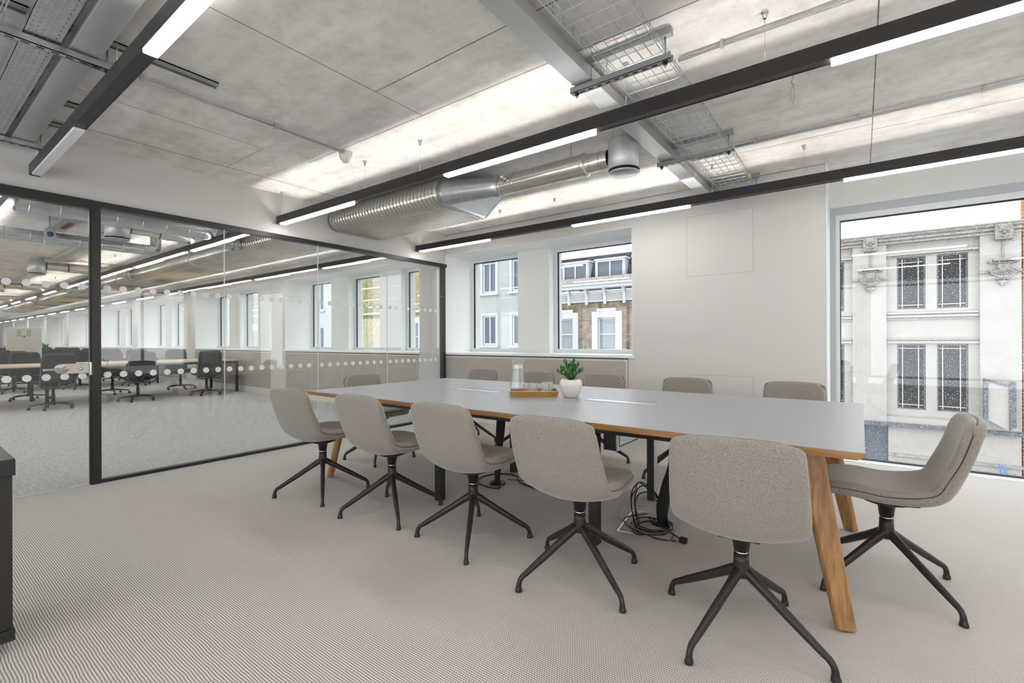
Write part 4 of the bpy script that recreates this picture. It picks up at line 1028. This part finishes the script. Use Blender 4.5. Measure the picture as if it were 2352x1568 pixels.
# office ducts
def spiral_y(mb,x,y0,y1,z,r,step=.32):
    mb.lathe([(r,y0),(r,y1)],(x,0,z),28,'y')
    y=y0+.1
    while y<y1:
        mb.lathe([(r,y-.008),(r+.006,y-.004),(r+.006,y+.004),(r,y+.008)],(x,0,z),28,'y'); y+=step
    return mb
def office_run(k,x,label):
    t=thing('ventilation_duct',label,'ventilation duct',(x,2.5,2.6),0,'round ducts crossing the open office ceiling')
    spiral_y(MB(),x,2.32,3.34,2.735,.095,.4).lathe([(.095,2.30),(.08,2.22),(.08,2.0)],(x,0,2.735),24,'y').build('round_section',M['spiral'],t)
    MB().lathe([(.105,3.26),(.112,3.27),(.112,3.32),(.105,3.33)],(x,0,2.735),24,'y').build('collar',M['galv'],t)
    return t
names=['nearest the glass','second from the glass','third from the glass','fourth from the glass']
for k,x in enumerate((-7.78,-13.0,-18.2,-23.4)):
    office_run(k,x,'slim round duct feeding the drum diffuser %s in the office'%names[k])
    drum(x,1.86,.135,'drum diffuser %s on the office ceiling'%names[k])
for k,(x,r) in enumerate(((-7.0,.10),(-8.7,.078))):
    t=thing('ventilation_duct',('large spiral duct crossing the office ceiling just beyond the glass wall','medium spiral duct crossing the office ceiling behind the large one')[k],'ventilation duct',(x,1,2.7))
    y=(2.56,2.45)[k]; zc=(2.676,2.615)[k]
    spiral_y(MB(),x,.84,y,zc,r,.24).build('spiral_section',M['galv'],t)
    MB().tube(catmull([(x,y-.01,zc),(x,y+.06,zc+.015),(x,y+.095,zc+.07),(x,y+.095,2.82),(x,y+.095,2.9)],4),[r*1.03]*6+[r*.9]*11,24).build('elbow',M['galv'],t)
od=thing('ventilation_duct','long ribbed oval duct running down the office beyond the glass','ventilation duct',(-12,3.76,2.6))
x=-5.42
for k in range(6):
    x1=x; x0=x-4.3
    ribbed_oval(MB(),x0,x1,OYc,OZ,OHW,OR,.07).build('oval_section',M['spiral'],od)
    mb=MB(); loft(mb,[oval_pts(OYc,OZ,OHW,OR+.008,x0-.03),oval_pts(OYc,OZ,OHW,OR+.008,x0+.03)]); mb.build('flange',M['galv'],od)
    x=x0
# beam along the office near windows, service box with navy sticker
bx=thing('control_box','grey ceiling service box with an oval navy sticker seen through the door','control box',(-8.52,1.34,2.5))
MB().tube([(-8.52,1.34,2.70),(-8.52,1.34,2.9)],.01,8).build('drop_rod',M['galvdark'],bx)
MB().box((-8.56,1.29,2.50),(-8.5,1.395,2.71)).build('box',M['trunk'],bx,bevel=.004)
MB().lathe([(.001,0),(.034,0),(.001,.003)],(-8.5,1.343,2.635),20,'x').build('oval_sticker',M['blue'],bx)
rb=thing('service_tray','grey office ceiling trough with a red strip seen through the door glass','service tray',(-8,1.4,2.7))
MB().box((-9.2,1.42,2.80),(-5.6,1.60,2.84)).build('trough',M['galvdark'],rb)
MB().box((-8.9,1.50,2.794),(-8.4,1.56,2.80)).build('red_strip',M['red'],rb)
basket('wire basket tray in the office above the door glass',-11.5,-5.6,.20,.45,2.76,axis='x')
basket('second wire basket tray deeper in the office ceiling',-22,-11.9,1.05,1.3,2.70,axis='x')
tk3=thing('trunking','grey steel trunking along the office ceiling beside the ducts','cable trunking',(-15,2.2,2.78))
MB().box((-30,2.05,2.84),(-5.5,2.17,2.895)).build('trunk_body',M['trunk'],tk3)
# ------------------------------------------------------------------ BUILDINGS ACROSS THE STREET
FY=20.0
g=MB().box((-120,6.6,-8.2),(60,70,-8)).build('ground',M['asphalt']); struct(g)
def ext_window(par,x0,x1,z0,z1,glassm,framem,y=FY,fw=.07,mull=(),trans=(),rec=.12,depth=.03,bars=None,barm=None):
    w=MB().box((x0,y-.02,z0),(x0+fw,y+rec,z1)).box((x1-fw,y-.02,z0),(x1,y+rec,z1)).box((x0+fw,y-.02,z0),(x1-fw,y+rec,z0+fw)).box((x0+fw,y-.02,z1-fw),(x1-fw,y+rec,z1))
    for m_ in mull: w.box((m_-fw*.4,y-.01,z0+fw),(m_+fw*.4,y+rec,z1-fw))
    for t_ in trans: w.box((x0+fw,y-.005,t_-fw*.4),(x1-fw,y+rec,t_+fw*.4))
    wo=w.build('window',framem,par)
    MB().box((x0+.01,y+rec*.4,z0+.01),(x1-.01,y+rec*.5,z1-.01)).build('pane',glassm,wo)
    if bars:
        b=MB()
        for x in bars[0]: b.box((x-.012,y,z0),(x+.012,y+.03,z1))
        for z in bars[1]: b.box((x0+fw,y+.004,z-.012),(x1-fw,y+.026,z+.012))
        b.build('glazing_bars',barm,wo)
    return wo
# --- cream faience building opposite the big window
cbld=thing('cream_building','cream faience building with carved pilasters opposite the big window','building',(1.3,FY,-8))
wallx=[(-9.5,-.73+.0)]
def wall_with(par,x0,x1,z0,z1,wins,m,y=FY,t=.4,name='wall'):
    mb=MB(); zs=sorted(set([z0,z1]+[w[2] for w in wins]+[w[3] for w in wins]))
    for za,zb in zip(zs,zs[1:]):
        xs=x0
        for w in sorted([w for w in wins if w[2]<=za and w[3]>=zb]):
            if w[0]>xs: mb.box((xs,y,za),(w[0],y+t,zb))
            xs=w[1]
        if xs<x1: mb.box((xs,y,za),(x1,y+t,zb))
    return mb.build(name,m,par)
CW=[(.96,1.67,2.2,3.90),(1.94,2.66,2.2,3.90),(.96,1.67,-1.05,1.07),(1.94,2.66,-1.05,1.07)]
bays=[-4.10,0.0,4.10]
allcw=[]
for off in (-3.12,0.0):
    allcw+=[(a+off,b+off,c,d) for a,b,c,d in CW]
wall_with(cbld,-3.3,3.76,-1.5,4.55,allcw,M['stone'])
for a,b,c,d in allcw:
    ext_window(cbld,a,b,c,d,M['extglass'],M['lead'],y=FY+.10,fw=.045,bars=([a+.14,b-.17],[c+.14]+([d-.14] if d<2 else [d-.17])),barm=M['putty'])
for off in (-3.12,0):
    for z0,z1,p in ((1.93,2.0,.10),(1.86,1.90,.06),(2.04,2.09,.13),(1.10,1.16,.13),(1.20,1.25,.08),(3.96,4.02,.13),(3.91,3.94,.06)):
        MB().box((.69+off,FY-p,z0),(2.88+off,FY+.02,z1)).build('string_course',M['stonedirty' if p<.1 else 'stone'],cbld)
for px0 in (-.22,2.89):
    MB().box((px0,FY-.19,-1.5),(px0+.90 if px0<0 else 3.76,FY+.02,4.55)).build('pilaster',M['stone'],cbld)
    MB().box((px0-.02,FY-.25,3.19),(px0+.93 if px0<0 else 3.77,FY-.1,3.26)).build('pilaster_band',M['stonedirty'],cbld)
    cxm=px0+.48; 
    # carved head block
    hb=MB().box((cxm-.19,FY-.42,4.14),(cxm+.19,FY-.2,4.62)).build('carved_block',M['carved'],cbld,bevel=.02)
    q=MB()
    for (u,v,w,h,d) in ((0,.12,.13,.10,.05),(-.07,.02,.05,.04,.07),(.07,.02,.05,.04,.07),(0,-.04,.045,.06,.10),(0,-.14,.10,.035,.06),(-.10,.16,.05,.06,.05),(.10,.16,.05,.06,.05)):
        c=(cxm+u,FY-.42,4.38+v); n=10; vs=[];fs=[]
        for i in range(5):
            ph=PI/2*i/4
            for k in range(n): a=2*PI*k/n; vs.append((c[0]+w*math.cos(a)*math.cos(ph),c[1]-d*math.sin(ph),c[2]+h*math.sin(a)*math.cos(ph)))
        for i in range(4):
            for k in range(n): fs.append((i*n+k,i*n+(k+1)%n,(i+1)*n+(k+1)%n,(i+1)*n+k))
        q.add(vs,fs,True)
    q.build('carved_face',M['carved'],hb)
    MB().box((cxm-.02,FY-.24,3.65),(cxm+.02,FY-.2,4.14)).build('drop',M['carved'],cbld)
    # cartouche: scroll bar, fan bowl, foot
    ca=MB().box((cxm-.24,FY-.34,3.52),(cxm+.24,FY-.2,3.57)).box((cxm-.12,FY-.32,3.30),(cxm+.12,FY-.2,3.44))
    for s in (-1,1): ca.lathe([(.001,-.34),(.06,-.34),(.065,-.3),(.06,-.2)],(cxm+s*.27,FY,3.52),14,'y')
    ca.box((cxm-.27,FY-.3,3.46),(cxm+.27,FY-.2,3.49))
    fan=[(-.30,3.24),(-.27,3.16),(-.18,3.08),(-.08,3.04),(.08,3.04),(.18,3.08),(.27,3.16),(.30,3.24),(.22,3.22),(.12,3.26),(.08,3.32),(-.08,3.32),(-.12,3.26),(-.22,3.22)]
    ca.prism([(cxm+x,z) for x,z in fan],FY-.36,FY-.2)
    for k in range(7):
        a=-PI*.8+PI*.6*k/6; ca.tube([(cxm+.05*math.cos(a),FY-.37,3.30+.03*math.sin(a)),(cxm+.27*math.cos(a)*.9,FY-.37,3.28+.20*math.sin(a))],.014,6)
    for s in (-1,1): ca.lathe([(.001,-.38),(.04,-.38),(.045,-.2)],(cxm+s*.28,FY,3.24),12,'y')
    ca.box((cxm-.12,FY-.33,2.98),(cxm+.12,FY-.2,3.02)).prism([(cxm-.14,2.96),(cxm+.14,2.96),(cxm+.10,2.88),(cxm-.10,2.88)],FY-.32,FY-.2).prism([(cxm-.08,2.88),(cxm+.08,2.88),(cxm+.04,2.80),(cxm-.04,2.80)],FY-.3,FY-.2)
    ca.build('carved_cartouche',M['carved'],cbld)
for z0,z1,p in ((4.55,4.62,.38),(4.44,4.50,.31),(4.34,4.40,.25),(4.62,4.66,.44),(4.40,4.44,.21),(4.50,4.55,.27)):
    MB().box((-3.3,FY-p,z0),(3.76,FY+.3,z1)).build('cornice',M['stonedirty'],cbld)
MB().box((-3.3,FY+.1,4.64),(3.76,FY+.6,4.72)).build('parapet',M['stone'],cbld)
MB().box((-3.3,FY-.30,-1.62),(3.79,FY+.3,-1.5)).build('lead_flashing',M['lead'],cbld)
MB().box((-3.3,FY-.16,-1.5),(3.76,FY,-1.30)).build('plinth_course',M['stone'],cbld)
mb=MB().box((-3.3,FY-.12,-3.3),(.05,FY+.3,-1.62)).box((.72,FY-.12,-2.85),(3.76,FY+.3,-1.62)).box((-3.3,FY-.1,-8),(.0,FY+.3,-3.3)); mb.build('shop_fascia',M['stone'],cbld)
MB().box((.72,FY-.2,-2.58),(3.78,FY-.1,-2.50)).box((.72,FY-.24,-2.86),(3.78,FY-.1,-2.78)).build('fascia_moulding',M['stonedirty'],cbld)
MB().box((.0,FY+.1,-8),(.8,FY+.3,-1.62)).build('shop_window',M['extglassmid'],cbld)
MB().box((.8,FY+.0,-8),(3.76,FY+.3,-2.85)).build('shop_glazing',M['extglasspale'],cbld)
MB().box((3.50,FY-.235,4.13),(3.66,FY-.22,4.27)).build('small_plaque',M['stonedirty'],cbld)
# the orange brick building at the right
ob=thing('orange_brick_building','orange glazed brick building at the far right edge of the big window','building',(6,FY,-8))
MB().box((3.80,FY-.12,-8),(9.5,FY+.1,5.35)).build('wall',M['tile'],ob)
MB().box((3.79,FY-.16,5.35),(9.5,FY+.14,5.45)).build('coping',M['stone'],ob)
# projecting signs
ps=thing('projecting_sign','blank rectangular projecting sign box fixed to the cream pilaster','sign',(3.3,FY-.6,-.7))
MB().prism([(2.95,.0),(3.42,-.16),(3.42,-1.42),(2.95,-1.12)],FY-.62,FY-.52).build('sign_face',M['stone'],ps)
MB().prism([(2.90,.06),(2.99,.03),(2.99,-1.12),(2.90,-1.12)],FY-.66,FY-.5).prism([(3.42,-.14),(3.56,-.02),(3.56,-1.30),(3.42,-1.42)],FY-.66,FY-.22).prism([(2.92,.07),(3.42,-.10),(3.42,-.16),(2.92,.0)],FY-.65,FY-.5).build('sign_frame',M['lead'],ps)
bs=thing('blue_banner','slim curved blue banner sign low on the cream shop front','banner',(3.4,FY-.5,-3))
MB().prism([(3.22,-2.42),(3.36,-2.5),(3.50,-2.9),(3.60,-3.6),(3.60,-5),(3.28,-5),(3.34,-3.6),(3.30,-2.9)],FY-.5,FY-.44).build('banner_face',M['bluebanner'],bs)
# --- brown brick house with mansard opposite the right small window
bb=thing('brown_brick_house','brown brick house with white window surrounds and slate mansard roof','building',(-9,FY,-8))
BX=(-12.35,-3.4)
bw=[]
for c in (-11.60,-9.38,-7.16,-4.94):
    bw.append((c-.46,c+.46,.75,2.28)); bw.append((c-.46,c+.46,-2.6,-.6))
wall_with(bb,BX[0],BX[1],-8,3.0,bw,M['brick'])
for i,(a,b,c,d) in enumerate(bw):
    ext_window(bb,a,b,c,d,M['extglasspale'],M['renderwhite'],y=FY+.05,fw=.08,trans=((c+d)/2,))
    s=MB().box((a-.28,FY-.08,c),(a,FY+.02,d)).box((b,FY-.08,c),(b+.28,FY+.02,d)).box((a-.28,FY-.08,d),(b+.28,FY+.02,d+.28)).box((a,FY-.1,d+.28),(b,FY+.02,d+.42)).box((a-.28,FY-.12,c-.16),(b+.28,FY+.02,c)).build('window_surround',M['renderwhite'],bb,bevel=0)
fr=MB().box((BX[0],FY-.08,3.02),(BX[1],FY+.3,3.52)); fr.build('frieze',M['renderwhite'],bb)
pn=MB(); x=BX[0]+.1; bk=MB()
while x<BX[1]:
    pn.box((x+.14,FY-.10,3.10),(x+.80,FY-.08,3.38)); bk.prism([(FY-.32,3.62),(FY-.08,3.62),(FY-.08,2.90),(FY-.14,2.90),(FY-.18,3.3)],x-.07,x+.07,'yz'); x+=.94
pn.build('frieze_panels',M['render'],bb); bk.build('brackets',M['renderwhite'],bb)
MB().box((BX[0],FY-.42,3.62),(BX[1],FY+.3,3.78)).box((BX[0],FY-.5,3.78),(BX[1],FY+.3,3.86)).build('cornice',M['renderwhite'],bb)
MB().box((BX[0],FY-.2,3.86),(BX[1],FY+.1,4.16)).build('parapet',M['stonedirty'],bb)
MB().prism([(FY+.3,3.9),(FY+.9,5.35),(FY+3,5.35),(FY+3,3.9)],BX[0],BX[1],'yz').build('mansard_roof',M['slate'],bb)
for x0,x1 in ((-11.85,-10.5),(-10.05,-8.65),(-8.2,-6.8)):
    d=MB().box((x0-.1,FY+.2,4.98),(x1+.1,FY+1,5.06)).box((x0-.05,FY+.25,4.1),(x0,FY+1,4.98)).box((x1,FY+.25,4.1),(x1+.05,FY+1,4.98)).build('dormer',M['renderwhite'],bb)
    ext_window(bb,x0,x1,4.1,4.98,M['extglassmid'],M['renderwhite'],y=FY+.25,fw=.08,mull=((x0+x1)/2,))
# --- white rendered house opposite the left small window
wb=thing('white_rendered_house','pale rendered house with tall paired sash windows opposite the left small window','building',(-16,FY,-8))
ww_=[]
for c in (-16.37,-14.35,-18.4):
    for z0,z1 in ((3.85,5.5),(1.0,2.6),(-2,-.3)): ww_.append((c-.47,c+.47,z0,z1))
wall_with(wb,-19.6,-12.4,-8,7.5,ww_,M['render'])
for a,b,c,d in ww_:
    ext_window(wb,a,b,c,d,M['extglassmid'],M['renderwhite'],y=FY+.05,fw=.09,mull=((a+b)/2,))
    MB().box((a-.2,FY-.14,c-.14),(b+.2,FY+.02,c-.04)).box((a-.14,FY-.04,c-.04),(a,FY+.02,d)).box((b,FY-.04,c-.04),(b+.14,FY+.02,d)).box((a-.14,FY-.04,d),(b+.14,FY+.02,d+.14)).build('window_surround',M['renderwhite'],wb)
# --- yellow brick and white buildings seen through the office windows
yb=thing('yellow_brick_building','yellow stock brick building seen through the office windows','building',(-24,FY,-8))
yw=[(-22.9,-22.0,.6,2.4),(-21.0,-20.2,.6,2.4)]
wall_with(yb,-30.5,-19.7,-8,9,yw,M['brickyellow'])
for a,b,c,d in yw:
    ext_window(yb,a,b,c,d,M['extglassmid'],M['renderwhite'],y=FY+.05,trans=((c+d)/2,))
    MB().box((a-.25,FY-.08,c-.1),(a,FY+.02,d)).box((b,FY-.08,c-.1),(b+.25,FY+.02,d)).box((a-.25,FY-.08,d),(b+.25,FY+.02,d+.3)).build('window_surround',M['renderwhite'],yb)
MB().box((-27.6,FY-.02,-8),(-27.2,FY+.01,9)).build('moss_stain',mat('moss_on_brick',srgb(130,130,70),.95,var=.5,vscale=5),yb)
MB().box((-30.5,FY-.15,3.0),(-19.7,FY,3.15)).build('string_course',M['renderwhite'],yb)
w3=thing('white_terrace','white stucco terrace seen through the distant office windows','building',(-45,FY,-8))
ww3=[]
c=-33.0
while c>-72:
    for z0,z1 in ((3.6,5.6),(.4,2.3),(-2.6,-1)): ww3.append((c-.5,c+.5,z0,z1))
    c-=3.0
wall_with(w3,-75,-30.5,-8,9,ww3,M['renderwhite'])
for a,b,c_,d in ww3:
    ext_window(w3,a,b,c_,d,M['extglassmid'],M['renderwhite'],y=FY+.05,mull=((a+b)/2,))
    MB().box((a-.2,FY-.14,c_-.14),(b+.2,FY+.02,c_-.04)).build('sill',M['renderwhite'],w3)

# ------------------------------------------------------------------ TREES IN THE SIDE STREET
def tree(x,y,label,seed):
    random.seed(seed); t=thing('street_tree',label,'tree',(x,y,-8),0,'street trees beyond the side windows')
    MB().tube(catmull([(x,y,-8),(x+.1,y,-4),(x,y+.1,-2)],4),[.25-.02*i for i in range(9)],10).build('trunk',mat('bark_%d'%seed,srgb(80,70,60),.9),t)
    mb=MB()
    for k in range(1300):
        a=random.uniform(0,2*PI); ph=math.acos(random.uniform(-1,1)); r=1.7*(random.random()**.4)
        c=Vector((x+r*math.sin(ph)*math.cos(a),y+r*math.sin(ph)*math.sin(a),-1.0+1.25*r*math.cos(ph)))
        d=Vector((random.uniform(-1,1),random.uniform(-1,1),random.uniform(-1,1))).normalized(); e=d.orthogonal().normalized()
        L=random.uniform(.10,.2); mb.add([c,c+d*L*.5+e*L*.35,c+d*L,c+d*L*.5-e*L*.35],[(0,1,2,3)])
    mb.build('foliage',mat('foliage_%d'%seed,srgb(52,72,40),.6),t)
tree(9.5,3.6,'leafy street tree outside the side wall window, seen only mirrored in the glass',11)
tree(12.5,9.2,'second leafy street tree farther along the side street, seen only mirrored',12)
